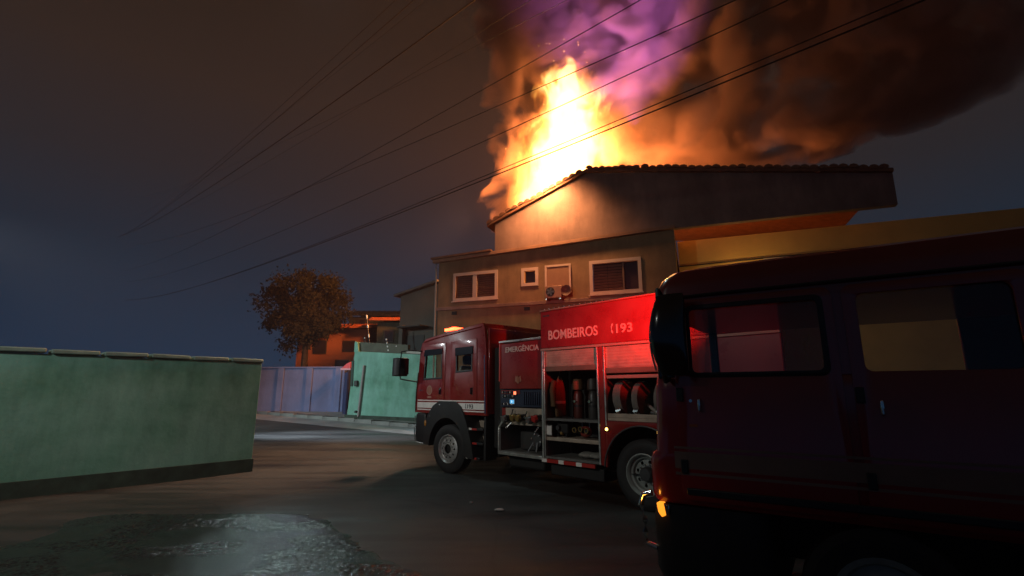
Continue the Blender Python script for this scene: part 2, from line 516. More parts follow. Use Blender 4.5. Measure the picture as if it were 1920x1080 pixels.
# --- cab
front = [(1.30, 1.27), (1.285, 1.74), (1.205, 2.30), (1.165, 2.72), (1.10, 2.90), (0.95, 3.0), (0.18, 3.08), (-0.52, 3.14), (-1.14, 3.19), (-1.20, 3.10)]
side = front + [(-1.26, 2.6), (-1.30, 1.27)]
def win1(g=0.0): return [(0.975 + g, 2.035 - g), (0.93 + g, 2.60), (0.88 + g, 2.73 + g), (0.27 - g, 2.71 + g), (0.245 - g, 2.05 - g)]
def win2(g=0.0): return [(-0.28 + g, 2.17 - g), (-0.27 + g, 2.69 + g), (-0.83 - g, 2.69 + g), (-0.83 - g, 2.19 - g)]
tpart('cab_side', panel(side, [win1(0.03), win2(0.03)], lambda a, b, d: (a, -0.035 + d, b), 0.05, 0.01), RED)
tpart('cab_side', panel(side, [win1(0.03), win2(0.03)], lambda a, b, d: (a, -2.465 + d, b), 0.05, 0.01), RED)
m = M()
prof = front[3:]
for (xa, za), (xb, zb) in zip(prof, prof[1:]):
    pass
rows = []
for y, dz in ((-2.5, -0.03), (-2.46, 0.0), (-2.2, 0.012), (-1.25, 0.02), (-0.3, 0.012), (-0.05, 0.0), (-0.004, -0.03)):
    rows.append([(x, y, z + dz) for x, z in prof] + [(x, y, z + dz - 0.05) for x, z in reversed(prof)])
m.loft(rows)
tpart('cab_roof', m, RED)
tpart('cab_back_wall', M().box(-1.30, -1.25, -2.44, -0.065, 1.29, 3.08), RED, bevel=0.01)
tpart('cab_front_panel', M().prism([(1.30, 1.27), (1.285, 1.74), (1.25, 1.99), (1.19, 1.99), (1.22, 1.74), (1.24, 1.27)], lambda a, b, d: (a, d, b), -2.435, -0.065), RED, bevel=0.012)
tpart('windscreen', M().prism([(1.25, 1.99), (1.205, 2.30), (1.165, 2.70), (1.150, 2.70), (1.19, 2.30), (1.235, 1.99)], lambda a, b, d: (a, d, b), -2.43, -0.07), GLASS)
tpart('cab_floor', M().box(-1.24, 1.22, -2.43, -0.07, 1.28, 1.34), DARK)
tpart('cab_lining', M().box(-1.235, -1.20, -2.42, -0.075, 1.35, 2.45), PALE)
tpart('dashboard', M().prism([(1.19, 1.6), (1.19, 2.02), (0.95, 2.06), (0.75, 1.95), (0.8, 1.6)], lambda a, b, d: (a, d, b), -2.4, -0.09), BLACKP, bevel=0.03)
sw = tpart('steering_wheel', M().tube([(0.72 + 0.12 * math.sin(t), -0.62 + 0.22 * math.cos(t), 2.03 - 0.19 * math.sin(t) * 0.6) for t in [k * 2 * math.pi / 24 for k in range(24)]], 0.016, 8, True), BLACKP)
def seat(x, y0, y1, h, bm_=None):
    s = tpart('seat', M().box(x - 0.25, x + 0.25, y0, y1, 1.62, 1.78), SEATM, bevel=0.05)
    obj('backrest', M().box(x - 0.30, x - 0.16, y0, y1, 1.75, h), bm_ or SEATM, s, bevel=0.05)
    obj('headrest', M().box(x - 0.27, x - 0.15, y0 + 0.1, y1 - 0.1, h + 0.02, h + 0.24), SEATM, s, bevel=0.05)
seat(0.22, -0.85, -0.32, 2.34, PALE); seat(0.22, -2.2, -1.65, 2.34, PALE)
seat(-0.86, -0.70, -0.25, 2.26); seat(-0.86, -1.5, -1.0, 2.26); seat(-0.86, -2.25, -1.75, 2.26)
# doors, windows, handles
def door(outer, hole, wname, hx):
    d = tpart('door', panel(outer, [hole(0.0)], lambda a, b, d: (a, 0.002 + d, b), 0.012, 0.003), RED)
    obj('window', M().prism(hole(0.012), xz(0), -0.02, -0.014), GLASS, d)
    obj('window_seal', panel(hole(0.012), [hole(-0.022)], lambda a, b, d: (a, 0.008 + d, b), 0.012, 0.003), BLACKP, d)
    obj('handle', M().box(hx - 0.02, hx + 0.02, 0.012, 0.045, 1.69, 1.83), GLOSSB, d, bevel=0.01)
    obj('handle_trim', M().box(hx - 0.045, hx - 0.028, 0.010, 0.02, 1.68, 1.84), CHROME, d)
    return d
d1 = door([(1.10, 1.60), (1.09, 2.0), (1.03, 2.6), (0.97, 2.84), (0.14, 2.86), (0.14, 1.31), (0.72, 1.31), (0.95, 1.45)], win1, 'front', 0.30)
d2 = door([(-0.08, 2.86), (-0.98, 2.88), (-1.00, 1.31), (-0.08, 1.31)], win2, 'rear', -0.83)
visor = [(0.99, 2.58), (0.95, 2.735), (0.24, 2.735), (0.25, 2.60)]
tpart('window_visor', M().prism(visor, xz(0), 0.012, 0.028), GLOSSB, bevel=0.006)
tpart('window_visor', M().prism([(-0.25, 2.53), (-0.24, 2.715), (-0.86, 2.715), (-0.86, 2.55)], xz(0), 0.012, 0.028), GLOSSB, bevel=0.006)
tpart('roof_gutter', M().tube([(1.02, 0.01, 2.93), (0.6, 0.014, 2.985), (0.18, 0.014, 3.02), (-0.52, 0.014, 3.075), (-1.12, 0.01, 3.12)], 0.011), RED)
tpart('corner_strip', M().tube([(1.29, 0.0, 1.30), (1.285, 0.004, 1.55), (1.28, 0.004, 1.72), (1.22, 0.004, 2.20)], 0.02), CHROME)
tpart('rear_corner_strip', M().tube([(-1.275, 0.012, 1.30), (-1.25, 0.012, 1.9), (-1.235, 0.012, 2.5)], 0.012), CHROME)
# white stripes with the small emergency number
tpart('stripe', M().box(-1.24, 1.20, 0.009, 0.013, 1.375, 1.505).box(-1.24, 1.2, 0.009, 0.013, 1.535, 1.56).box(-1.24, 1.2, 0.009, 0.013, 1.325, 1.35), WHITE)
ft = lambda x0, z0, y=0.014: (lambda a, b, d: (x0 - a, y + d, z0 + b))
BT = mat('black lettering', (0.03, 0.03, 0.03), 0.5)
tpart('lettering', text('193', 0.085, ft(-0.70, 1.398, 0.016), 0.003, 0.01, 0.19), BT)
def handset(x, z, h, y):
    pts = []
    for k in range(9):
        t = R(50 - 100 * k / 8)
        pts.append((x + h * 0.30 * math.cos(t) - h * 0.1, y, z + h * 0.58 * math.sin(t)))
    m = M().tube(pts, [h * 0.13] + [h * 0.085] * 7 + [h * 0.13], 8)
    m.box(x - h * 0.02, x + h * 0.16, y - 0.008, y + 0.008, z + h * 0.32, z + h * 0.54)
    m.box(x - h * 0.02, x + h * 0.16, y - 0.008, y + 0.008, z - h * 0.54, z - h * 0.32)
    for v in m.bm.verts: v.co.y = y + (v.co.y - y) * 0.12
    return m
tpart('phone_symbol', handset(-0.655, 1.44, 0.09, 0.016), BT)
# round crest on the door: ringed disc
cr = tpart('crest', M().lathe([(0.0, 0.012), (0.085, 0.012), (0.085, 0.010)], (0.72, 0, 1.78), 'y', 32), mat('dull gold print', (0.30, 0.09, 0.04), 0.5))
obj('crest_ring', M().lathe([(0.082, 0.0155), (0.112, 0.0155), (0.112, 0.010)], (0.72, 0, 1.78), 'y', 32), mat('pale print', (0.36, 0.14, 0.09), 0.5), cr)
obj('crest_scroll', M().box(0.64, 0.80, 0.009, 0.0125, 1.60, 1.645), mat('pale print', (0.36, 0.14, 0.09), 0.5), cr)
tpart('model_badge', M().box(0.99, 1.04, 0.009, 0.016, 1.775, 1.79).box(1.05, 1.09, 0.009, 0.016, 1.77, 1.795).box(1.10, 1.15, 0.009, 0.016, 1.775, 1.79), CHROME, bevel=0.003)
# mirror
mi = tpart('mirror', M().loft([[(x + 0.02 * math.cos(z * 3), y, z) for x, y in ((1.72, 0.42), (1.76, 0.30), (1.70, 0.16), (1.46, 0.14), (1.40, 0.22), (1.42, 0.42), (1.5, 0.46), (1.66, 0.46))] for z in (2.12, 2.16, 2.3, 2.45, 2.56)] ), BLACKP, bevel=0.02)
obj('mirror_glass', M().box(1.385, 1.398, 0.18, 0.42, 2.16, 2.54), mat('mirror face', (0.10, 0.10, 0.10), 0.1, metal=1.0), mi)
obj('mirror_arm', M().tube([(1.10, 0.01, 2.72), (1.35, 0.2, 2.74), (1.55, 0.30, 2.72), (1.57, 0.30, 2.55)], 0.016), BLACKP, mi)
obj('mirror_arm', M().tube([(1.24, 0.01, 1.98), (1.40, 0.2, 2.02), (1.55, 0.30, 2.05), (1.57, 0.30, 2.13)], 0.016), BLACKP, mi)
# emergency lights on the roof
bl = tpart('light_bar', M().box(-0.02, 0.36, -2.2, -0.12, 3.10, 3.15), GREYP, bevel=0.01)
LITR = glow('lit red lens', (1.0, 0.045, 0.012), 17)
obj('lamp_lens', M().box(0.20, 0.36, -0.45, -0.10, 3.15, 3.215), LITR, bl, bevel=0.02)
obj('lamp_lens', M().box(-0.02, 0.16, -0.45, -0.10, 3.15, 3.225), LITR, bl, bevel=0.02)
obj('lamp_lens', M().box(-0.02, 0.36, -2.2, -1.85, 3.15, 3.21), mat('unlit red lens', (0.25, 0.01, 0.01), 0.2, coat=0.5), bl, bevel=0.02)
lamp('roof_beacon_light', 'POINT', TW(0.16, -0.25, 3.32), 14, (1.0, 0.06, 0.02), 0.08)
# bumper, fender, steps
tpart('front_bumper', M().prism([(0.86, 0.57), (1.22, 0.59), (1.27, 0.75), (1.26, 1.2), (1.20, 1.25), (0.86, 1.25)], lambda a, b, d: (a, d, b), -2.5, 0.005), BLACKP, bevel=0.03)
tpart('bumper_edge', M().tube([(1.275, 0.008, 1.19), (1.28, 0.008, 0.75), (1.23, 0.008, 0.59), (0.86, 0.008, 0.565)], 0.014), mat('grey bumper trim', (0.35, 0.35, 0.35), 0.3, metal=0.6))
tpart('grille', M().box(1.30, 1.325, -2.1, -0.4, 1.3, 1.65), BLACKP, bevel=0.01)
arch = []
for k in range(21):
    t = R(-8 + 196 * k / 20)
    arch.append((0.64 * math.cos(t), 0.52 + 0.66 * math.sin(t)))
outer_f = [(0.86, 0.56), (0.84, 0.95), (0.72, 1.22), (0.52, 1.43), (0.28, 1.54), (-0.30, 1.54), (-0.50, 1.43), (-0.70, 1.12), (-0.90, 0.62), (-0.95, 0.40), (-0.80, 0.38)]
poly = outer_f + [(-0.62, 0.44)] + arch[::-1][1:-1] + [(0.64, 0.56)]
tpart('front_fender', M().prism(poly, xz(0), -0.42, 0.045), FEND, bevel=0.018)
tpart('front_fender', M().prism(poly, xz(0), -2.545, -2.08), FEND, bevel=0.018)
tpart('fender_lamp', M().ball((0.79, 0.045, 1.03), 0.05, (0.8, 0.5, 1.4)), mat('amber lens', (0.5, 0.2, 0.03), 0.2, coat=0.6))
for (fx, fz) in ((0.62, 1.20), (0.26, 1.46), (-0.12, 1.49)):
    tpart('fender_bolt', M().ball((fx, 0.048, fz), 0.016, (1, 0.6, 1), 8, 6), CHROME)
for z, x1 in ((1.0, -1.20), (0.715, -1.20), (0.42, -1.10)):
    st = tpart('step', M().box(x1, -0.66, -0.32, 0.0, z - 0.045, z + 0.0), BLACKP, bevel=0.008)
    obj('white_reflector', M().box(-0.84, -0.67, 0.0, 0.006, z - 0.042, z - 0.002), WHITE, st)
    obj('red_reflector', M().box(-1.01, -0.845, 0.0, 0.006, z - 0.042, z - 0.002), REDT, st)
    if z > 0.5:
        obj('riser', M().box(x1, -0.7, -0.36, -0.33, z + 0.0, z + 0.15), ALUM, st)
tpart('step_frame', M().box(-1.30, -0.66, -0.75, -0.37, 0.42, 1.26).box(-1.27, -1.21, -0.32, -0.02, 0.38, 1.24), DARK)
tpart('air_stack', M().box(-1.62, -1.34, -2.3, -0.18, 0.62, 2.66), DARK, bevel=0.02)
tpart('chassis_rail', M().box(-6.9, 1.0, -0.95, -0.8, 0.62, 0.88).box(-6.9, 1.0, -1.7, -1.55, 0.62, 0.88), DARK)
# --- wheels
def wheel(x, y, name_rim, steer, kind, s=1):
    w = tpart('wheel', M().lathe([(0.30, -0.14), (0.40, -0.155), (0.475, -0.15), (0.505, -0.125), (0.515, -0.08), (0.515, -0.035), (0.505, -0.03), (0.505, -0.01), (0.515, -0.005), (0.515, 0.05), (0.505, 0.055), (0.505, 0.075), (0.515, 0.08), (0.512, 0.115), (0.475, 0.145), (0.42, 0.152), (0.36, 0.15), (0.30, 0.135), (0.30, -0.14)], n=56), RUBBER)
    w.location = (x, y, 0.515); w.rotation_euler = (0, 0, steer if s > 0 else math.pi)
    if kind == 'alloy':
        obj('rim', M().lathe([(0.30, 0.13), (0.305, 0.155), (0.292, 0.160), (0.275, 0.125), (0.262, 0.10), (0.262, -0.10)], n=48), RIMALU, w)
        holes = [circ(0.027, 10, (0.186 * math.cos(k * math.pi / 5), 0.186 * math.sin(k * math.pi / 5))) for k in range(10)]
        obj('rim_disc', panel(circ(0.255, 48), holes + [circ(0.105, 28)], lambda a, b, d: (a, 0.105 + d + 0.05 * max(0, 1 - ((a * a + b * b) ** 0.5 / 0.255) ** 2), b), 0.016, 0.004), RIMALU, w)
        obj('hub', M().lathe([(0.0, 0.10), (0.085, 0.10), (0.10, 0.07), (0.10, 0.0), (0.26, 0.0)], n=32), DARK, w)
        bolts = M()
        for k in range(10):
            t = (k + 0.5) * math.pi / 5
            bolts.cyl((0.14 * math.cos(t), 0.135, 0.14 * math.sin(t)), (0.14 * math.cos(t), 0.165, 0.14 * math.sin(t)), 0.013, n=6)
        obj('wheel_nuts', bolts, STEEL, w)['kind'] = 'stuff'
    else:
        obj('rim', M().lathe([(0.30, 0.13), (0.312, 0.152), (0.296, 0.158), (0.272, 0.13), (0.262, 0.09), (0.235, 0.075), (0.222, 0.02)], n=48), STEELG, w)
        holes = [circ(0.030, 12, (0.178 * math.cos((k + 0.3) * math.pi / 4), 0.178 * math.sin((k + 0.3) * math.pi / 4))) for k in range(8)]
        obj('rim_disc', panel(circ(0.232, 48), holes, lambda a, b, d: (a, 0.012 + d + 0.03 * max(0, 1 - ((a * a + b * b) ** 0.5 / 0.23) ** 2), b), 0.014, 0.003), STEELG, w)
        obj('hub', M().lathe([(0.0, 0.13), (0.085, 0.128), (0.10, 0.11), (0.115, 0.04), (0.115, 0.0)], n=32), GREYP, w)
        obj('wheel_well', M().lathe([(0.0, -0.06), (0.25, -0.06)], n=24), DARK, w)
        bolts = M()
        for k in range(10):
            t = k * math.pi / 5
            bolts.cyl((0.138 * math.cos(t), 0.03, 0.138 * math.sin(t)), (0.138 * math.cos(t), 0.07, 0.138 * math.sin(t)), 0.013, n=6)
        obj('wheel_nuts', bolts, STEEL, w)['kind'] = 'stuff'
    return w
wheel(0.0, -0.165, 'front', R(6), 'alloy'); wheel(0.0, -2.33, 'front', 0, 'alloy', -1)
wheel(-4.89, -0.165, 'rear', 0, 'steel'); wheel(-4.89, -2.33, 'rear', 0, 'steel', -1)
tpart('axle', M().cyl((0, -2.2, 0.515), (0, -0.3, 0.515), 0.06).cyl((-4.89, -2.2, 0.515), (-4.89, -0.3, 0.515), 0.09), DARK)
# --- pump module (x -1.65 .. -2.83)
X0, X1 = -1.65, -2.83
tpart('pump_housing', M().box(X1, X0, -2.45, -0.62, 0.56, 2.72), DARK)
tpart('pump_top_panel', M().prism([(X0, 1.80), (X0, 2.70), (X1, 2.72), (X1, 1.80)], xz(0), -0.60, -0.045), RED, bevel=0.008)
tpart('pump_top_trim', M().box(X1, X0 + 0.01, -0.60, -0.02, 2.725, 2.765), ALU, bevel=0.006)
tpart('pump_side_trim', M().box(X0 - 0.03, X0 + 0.006, -0.045, -0.028, 1.95, 2.72), mat('bright red trim', (0.55, 0.03, 0.015), 0.35, coat=0.5))
tpart('lettering', text('EMERGÊNCIA', 0.105, ft(-1.83, 2.525, -0.036), 0.006, 0.018, 0.92), WTEXT)
pc = tpart('pump_crest', M().prism([(-2.19, 2.02), (-2.12, 2.05), (-2.10, 1.95), (-2.19, 1.90), (-2.28, 1.95), (-2.26, 2.05)], xz(0), -0.043, -0.034), mat('pale print', (0.36, 0.14, 0.09), 0.5))
obj('crest_flame', M().prism([(-2.16, 1.95), (-2.19, 2.07), (-2.22, 1.99), (-2.24, 2.03), (-2.235, 1.93), (-2.19, 1.915)], xz(0), -0.033, -0.029), mat('dull gold print', (0.30, 0.09, 0.04), 0.5), pc)
cp = tpart('control_panel', M().box(-2.79, -1.67, -0.6, -0.06, 1.455, 1.785), BLUEP, bevel=0.006)
obj('red_panel', M().box(-2.22, -1.69, -0.06, -0.052, 1.70, 1.775), RED, cp)
for k in range(8):
    x = -2.33 - k * 0.056
    obj('panel_rib', M().box(x - 0.02, x + 0.012, -0.06, -0.035, 1.50, 1.74), BLUEP, cp, bevel=0.004)
for i in range(5):
    for j in range(2):
        gx, gz = -1.75 - i * 0.072, 1.735 - j * 0.075
        gg = obj('gauge', M().cyl((gx, -0.06, gz), (gx, -0.03, gz), 0.024, n=16), STEEL if (i + j) % 2 else BLACKP, cp)
        obj('gauge_face', M().cyl((gx, -0.031, gz), (gx, -0.028, gz), 0.018, n=14), PALE if (i * 2 + j) % 3 == 0 else BLUEP, gg)
for i in range(6):
    obj('switch', M().box(-1.735 - i * 0.055, -1.715 - i * 0.055, -0.06, -0.035, 1.49, 1.525), WHITE if i % 2 else BLACKP, cp)
obj('digit_frame', M().box(-2.145, -2.035, -0.06, -0.045, 1.675, 1.765), BLACKP, cp)
LED = glow('red digit glow', (1.0, 0.16, 0.07), 3.2)
obj('digit', M().box(-2.085, -2.06, -0.046, -0.04, 1.69, 1.75), LED, cp)
obj('digit', M().box(-2.12, -2.095, -0.046, -0.04, 1.69, 1.75), LED, cp)
ds = obj('display', M().box(-2.08, -1.95, -0.06, -0.04, 1.505, 1.60), WHITE, cp, bevel=0.004)
obj('display_screen', M().box(-2.07, -1.96, -0.040, -0.036, 1.518, 1.59), glow('blue screen glow', (0.10, 0.42, 0.75), 0.9), ds)
obj('display_mark', M().prism([(-2.0, 1.53), (-2.0, 1.58), (-2.03, 1.555)], xz(0), -0.036, -0.033), glow('pale screen glow', (0.6, 0.85, 1.0), 1.0), ds)
mp = tpart('manifold_plate', M().box(-2.84, -1.79, -0.5, -0.08, 1.115, 1.435), ALUM, bevel=0.006)
tpart('manifold_side', M().box(-1.785, -1.665, -0.5, -0.10, 1.13, 1.43), RED, bevel=0.006)
def outlet(x, z, capm, n):
    v = obj('outlet_valve', M().cyl((x, -0.09, z), (x, 0.05, z - 0.01), 0.062, 0.055, n=20).cyl((x, 0.03, z - 0.01), (x, 0.06, z - 0.012), 0.075, n=20), DARK, mp)
    obj('outlet_cap', M().cyl((x, 0.06, z - 0.012), (x, 0.12, z - 0.02), 0.066, 0.05, n=20), capm, v)
    lugs = M()
    for k in range(3):
        t = k * 2.09 + 0.4
        lugs.box(x + 0.07 * math.cos(t) - 0.014, x + 0.07 * math.cos(t) + 0.014, 0.07, 0.10, z + 0.07 * math.sin(t) - 0.014, z + 0.07 * math.sin(t) + 0.014)
    obj('cap_lugs', lugs, capm, v)['kind'] = 'stuff'
outlet(-1.91, 1.24, STEEL, 0); outlet(-2.16, 1.27, BRASS, 1); outlet(-2.22, 1.27, BRASS, 1) if False else None
outlet(-2.30, 1.27, BRASS, 1); outlet(-2.58, 1.24, STEEL, 2); outlet(-2.73, 1.27, REDT, 3)
for x, z0, z1, dx in ((-2.06, 1.26, 1.41, -0.015), (-2.02, 1.06, 1.16, 0.07), (-2.73, 1.03, 1.10, 0.01), (-2.44, 1.26, 1.38, 0.0)):
    l = obj('valve_lever', M().cyl((x, -0.02, z1), (x + dx, 0.05, z0), 0.012, n=8), STEEL if z1 < 1.2 else BLACKP, mp)
    obj('lever_knob', M().ball((x + dx, 0.05, z0), 0.022, u=10, v=8), STEEL if z1 < 1.2 else BLACKP, l)
fr = tpart('pump_frame', M().box(X0 - 0.035, X0, -0.5, 0.0, 0.56, 1.05).box(X1 + 0.0, X0, -0.5, 0.0, 0.545, 0.60), ALU, bevel=0.006)
tpart('pump_frame_brace', M().prism([(X0, 1.05), (-1.80, 1.235), (-1.835, 1.21), (X0 - 0.035, 1.03)], xz(0), -0.2, 0.0), ALU, bevel=0.004)
tpart('pump_bay_lining', M().box(X0 - 0.06, X0 - 0.036, -0.60, -0.02, 0.60, 1.10).box(X1 + 0.03, X0 - 0.06, -0.60, -0.03, 0.60, 0.622), GALV)
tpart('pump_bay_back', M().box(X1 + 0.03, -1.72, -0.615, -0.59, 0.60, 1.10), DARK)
tpart('pump_bay_box', M().box(-2.38, -1.98, -0.58, -0.30, 0.64, 0.98), mat('dark box', (0.03, 0.028, 0.026), 0.5), bevel=0.02)
pf = tpart('suction_valve', M().cyl((-2.62, -0.50, 0.86), (-2.62, -0.10, 0.86), 0.10, 0.085, n=22), DARK)
obj('valve_flange', M().cyl((-2.62, -0.12, 0.86), (-2.62, -0.08, 0.86), 0.125, n=24), GREYP, pf)
for k in range(6):
    t = k * math.pi / 3 + 0.2
    obj('flange_bolt', M().ball((-2.62 + 0.11 * math.cos(t), -0.07, 0.86 + 0.11 * math.sin(t)), 0.022, u=8, v=6), STEEL, pf)
obj('valve_lever', M().cyl((-2.56, -0.07, 0.82), (-2.47, -0.02, 0.66), 0.016, n=8), STEEL, pf)
obj('valve_lever', M().cyl((-2.66, -0.07, 0.82), (-2.67, -0.02, 0.66), 0.018, n=8), STEEL, pf)
# --- equipment body (x -2.83 .. -7.0)
XB, XE, ZT = -2.83, -7.0, 3.265
tpart('body_roof', M().box(XE, XB, -2.5, -0.004, 3.18, 3.25), RED, bevel=0.02)
tpart('body_band', M().box(XE, XB, -0.06, 0.0, 2.535, 3.235), RED, bevel=0.012)
rt = tpart('roof_rail', M().box(XE, XB + 0.01, -0.06, 0.014, 3.236, 3.262), mat('dull roof trim', (0.28, 0.18, 0.13), 0.5, var=0.2), bevel=0.005)
for k in range(12):
    obj('rail_rivet', M().ball((-2.95 - k * 0.12, 0.012, 3.268), 0.014, u=8, v=6), STEEL, rt)
obj('aerial', M().cyl((-3.35, -0.03, 3.262), (-3.35, -0.03, 3.34), 0.006, n=6), BLACKP, rt)
tpart('lettering', text('BOMBEIROS', 0.165, ft(-3.03, 2.692, 0.004), 0.006, 0.02, 1.12), WTEXT)
tpart('lettering', text('193', 0.145, ft(-4.52, 2.695, 0.004), 0.006, 0.018, 0.31), WTEXT)
tpart('phone_symbol', handset(-4.46, 2.775, 0.15, 0.006), WTEXT)
tpart('warning_plate', M().box(-2.97, -2.90, 0.002, 0.006, 3.13, 3.16).box(-3.06, -2.99, 0.002, 0.006, 3.13, 3.16), GREYP)
tpart('band_trim', M().box(XE, XB, -0.05, 0.012, 2.49, 2.532), mat('dull trim strip', (0.42, 0.30, 0.24), 0.5, metal=0.3), bevel=0.006)
tpart('body_right_side', M().box(XE, XB, -2.5, -2.45, 0.6, 3.18), RED)
tpart('body_back', M().box(XE, XE + 0.05, -2.45, -0.07, 0.6, 3.18), RED)
tpart('body_front', M().box(XB - 0.03, XB, -2.45, -0.62, 0.6, 3.18).box(XB - 0.03, XB, -0.62, -0.07, 2.72, 3.18), RED)
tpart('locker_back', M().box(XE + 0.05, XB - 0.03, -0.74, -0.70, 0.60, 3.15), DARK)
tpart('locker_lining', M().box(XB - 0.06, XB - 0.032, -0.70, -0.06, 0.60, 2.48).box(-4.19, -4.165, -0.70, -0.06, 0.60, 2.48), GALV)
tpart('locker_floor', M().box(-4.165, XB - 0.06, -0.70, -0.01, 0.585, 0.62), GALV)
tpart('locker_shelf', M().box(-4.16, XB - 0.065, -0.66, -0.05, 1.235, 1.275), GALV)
tpart('pull_out_tray', M().box(-4.14, XB - 0.10, -0.64, -0.03, 0.89, 0.95), ALUM, bevel=0.005)
# posts
def post(x0, x1, z0, z1, name='locker_post'):
    p = tpart(name, M().box(x1, x0, -0.055, 0.006, z0, z1), ALU, bevel=0.006)
    return p
post(-2.84, -2.885, 0.58, 2.488); post(-2.90, -2.925, 0.62, 2.488, 'door_guide')
post(-4.09, -4.125, 0.58, 2.488); post(-4.235, -4.265, 1.20, 2.488, 'door_guide')
tpart('red_post', M().box(-4.232, -4.128, -0.055, 0.0, 0.58, 2.488), RED, bevel=0.006)
def shutter(x0, x1, z0, z1):
    n = int((z1 - z0) / 0.045)
    m = M()
    rows = []
    for i in range(n * 4 + 1):
        z = z0 + (z1 - z0) * i / (n * 4)
        rows.append([(x0, -0.03 + 0.0025 * abs(math.sin(math.pi * i / 4)), z), (x1, -0.03 + 0.0025 * abs(math.sin(math.pi * i / 4)), z)])
    rings = [[m.bm.verts.new(p) for p in r] for r in rows]
    for A, B in zip(rings, rings[1:]): m.bm.faces.new((A[0], A[1], B[1], B[0]))
    s = tpart('roller_shutter', m, ALUM)
    obj('shutter_bar', M().box(x1, x0, -0.07, -0.005, z0 - 0.09, z0), mat('shutter bar', (0.20, 0.14, 0.10), 0.5, metal=0.3, var=0.2), s, bevel=0.008)
    return s
shutter(-2.93, -4.085, 2.20, 2.488); shutter(-4.27, -5.45, 2.13, 2.488)
tpart('locker_post', M().box(-5.50, -5.455, -0.055, 0.006, 1.28, 2.488), ALU, bevel=0.006)
tpart('body_lower_side', panel([(-4.24, 1.275), (-4.24, 0.56)] + [(-4.9 + 0.70 * math.cos(R(4 + 172 * k / 24)), 0.52 + 0.70 * math.sin(R(4 + 172 * k / 24))) for k in range(25)] + [(-5.6, 0.56), (XE, 0.56), (XE, 1.275)], [], lambda a, b, d: (a, -0.025 + d, b), 0.04, 0.006), RED)
tpart('body_rear_side', M().box(XE, -5.50, -0.05, 0.0, 1.28, 2.488), RED, bevel=0.01)
tpart('wheel_arch_trim', M().tube([(-4.9 + 0.705 * math.cos(R(4 + 172 * k / 24)), 0.004, 0.52 + 0.705 * math.sin(R(4 + 172 * k / 24))) for k in range(25)], 0.014), mat('dark arch trim', (0.10, 0.10, 0.10), 0.3, metal=0.5))
tpart('wheel_arch_liner', M().loft([[(-4.9 + 0.69 * math.cos(R(180 * k / 20)), y, 0.5 + 0.69 * math.sin(R(180 * k / 20))) for k in range(21)] for y in (-0.65, -0.05)], False), BLACKP)
tpart('hose_tray', M().box(-5.45, -4.27, -0.68, -0.02, 1.285, 1.335).box(-5.45, -4.27, -0.05, -0.02, 1.335, 1.40), ALUM, bevel=0.006)
tpart('hose_rail', M().box(-5.45, -4.28, -0.05, -0.01, 1.955, 2.01), mat('rail metal', (0.40, 0.26, 0.20), 0.5, metal=0.3), bevel=0.006)
sm = tpart('side_marker', M().box(-4.30, -4.225, 0.0, 0.012, 1.12, 1.18), BLACKP, bevel=0.004)
obj('marker_lens', M().ball((-4.262, 0.014, 1.15), 0.026, (1, 0.6, 0.9)), glow('lit amber lens', (1.0, 0.55, 0.10), 9), sm)
x = -2.83
for k in range(6):
    w = 0.12 if k % 2 == 0 else 0.27
    if x - w < -4.28: w = x + 4.28
    tpart('reflector_white' if k % 2 == 0 else 'reflector_red', M().box(x - w, x, -0.03, 0.008, 0.515, 0.575), WHITE if k % 2 == 0 else REDT)
    x -= w
    if x <= -4.279: break
tpart('underrun_box', M().box(-4.1, -2.95, -0.7, -0.1, 0.30, 0.50), DARK, bevel=0.02)
tpart('fuel_tank', M().box(-2.7, -1.75, -0.75, -0.2, 0.30, 0.54), DARK, bevel=0.05)

# --- things lying in the lockers
cyl_m = mat('worn red cylinder', (0.08, 0.018, 0.012), 0.4, var=0.2, vscale=8)
grey_cyl = mat('dark grey cylinder', (0.05, 0.045, 0.04), 0.4, var=0.2)
def air_tank(x, body, cap, label):
    t = thing('air_cylinder', label, 'cylinder', TW(x, -0.42, 1.275), TRZ, 'air cylinders standing in the locker')
    obj('tank', M().lathe([(0.0, 0.0), (0.085, 0.0), (0.095, 0.03), (0.095, 0.40), (0.07, 0.48), (0.03, 0.52), (0.0, 0.52)], (0, 0, 0), 'z', 24), body, t)
    obj('collar', M().lathe([(0.09, 0.50), (0.105, 0.51), (0.105, 0.64), (0.085, 0.70), (0.0, 0.70)], (0, 0, 0), 'z', 24), cap, t)
    obj('valve', M().cyl((0, 0.09, 0.3), (0, 0.13, 0.3), 0.02, n=10).cyl((-0.04, 0.12, 0.3), (0.04, 0.12, 0.3), 0.012, n=8), CHROME, t)
    obj('strap', M().lathe([(0.097, 0.20), (0.099, 0.20), (0.099, 0.24), (0.097, 0.24)], (0, 0, 0), 'z', 24), BLACKP, t)
air_tank(-3.37, cyl_m, ORANGE, 'cylinder with an orange collar standing in the upper middle locker')
air_tank(-3.70, grey_cyl, mat('dark cap', (0.06, 0.04, 0.03), 0.5), 'dark cylinder with dull cap beside the orange collared one')
t = thing('hanging_coat', 'brown protective coat hanging at the left of the open locker', 'coat', TW(-3.03, -0.3, 1.28), TRZ)
COATM = mat('brown coat cloth', (0.10, 0.05, 0.018), 0.8, var=0.3, vscale=6)
obj('coat_body', M().loft([[(0.05 * math.cos(a) * w + 0.009 * math.sin(5 * a + z * 9), 0.14 * math.sin(a) * w, z) for a in [k * 2 * math.pi / 20 for k in range(20)]] for z, w in ((0.02, 0.9), (0.2, 1.0), (0.45, 0.95), (0.62, 0.75), (0.72, 0.4), (0.78, 0.15))]), COATM, t)
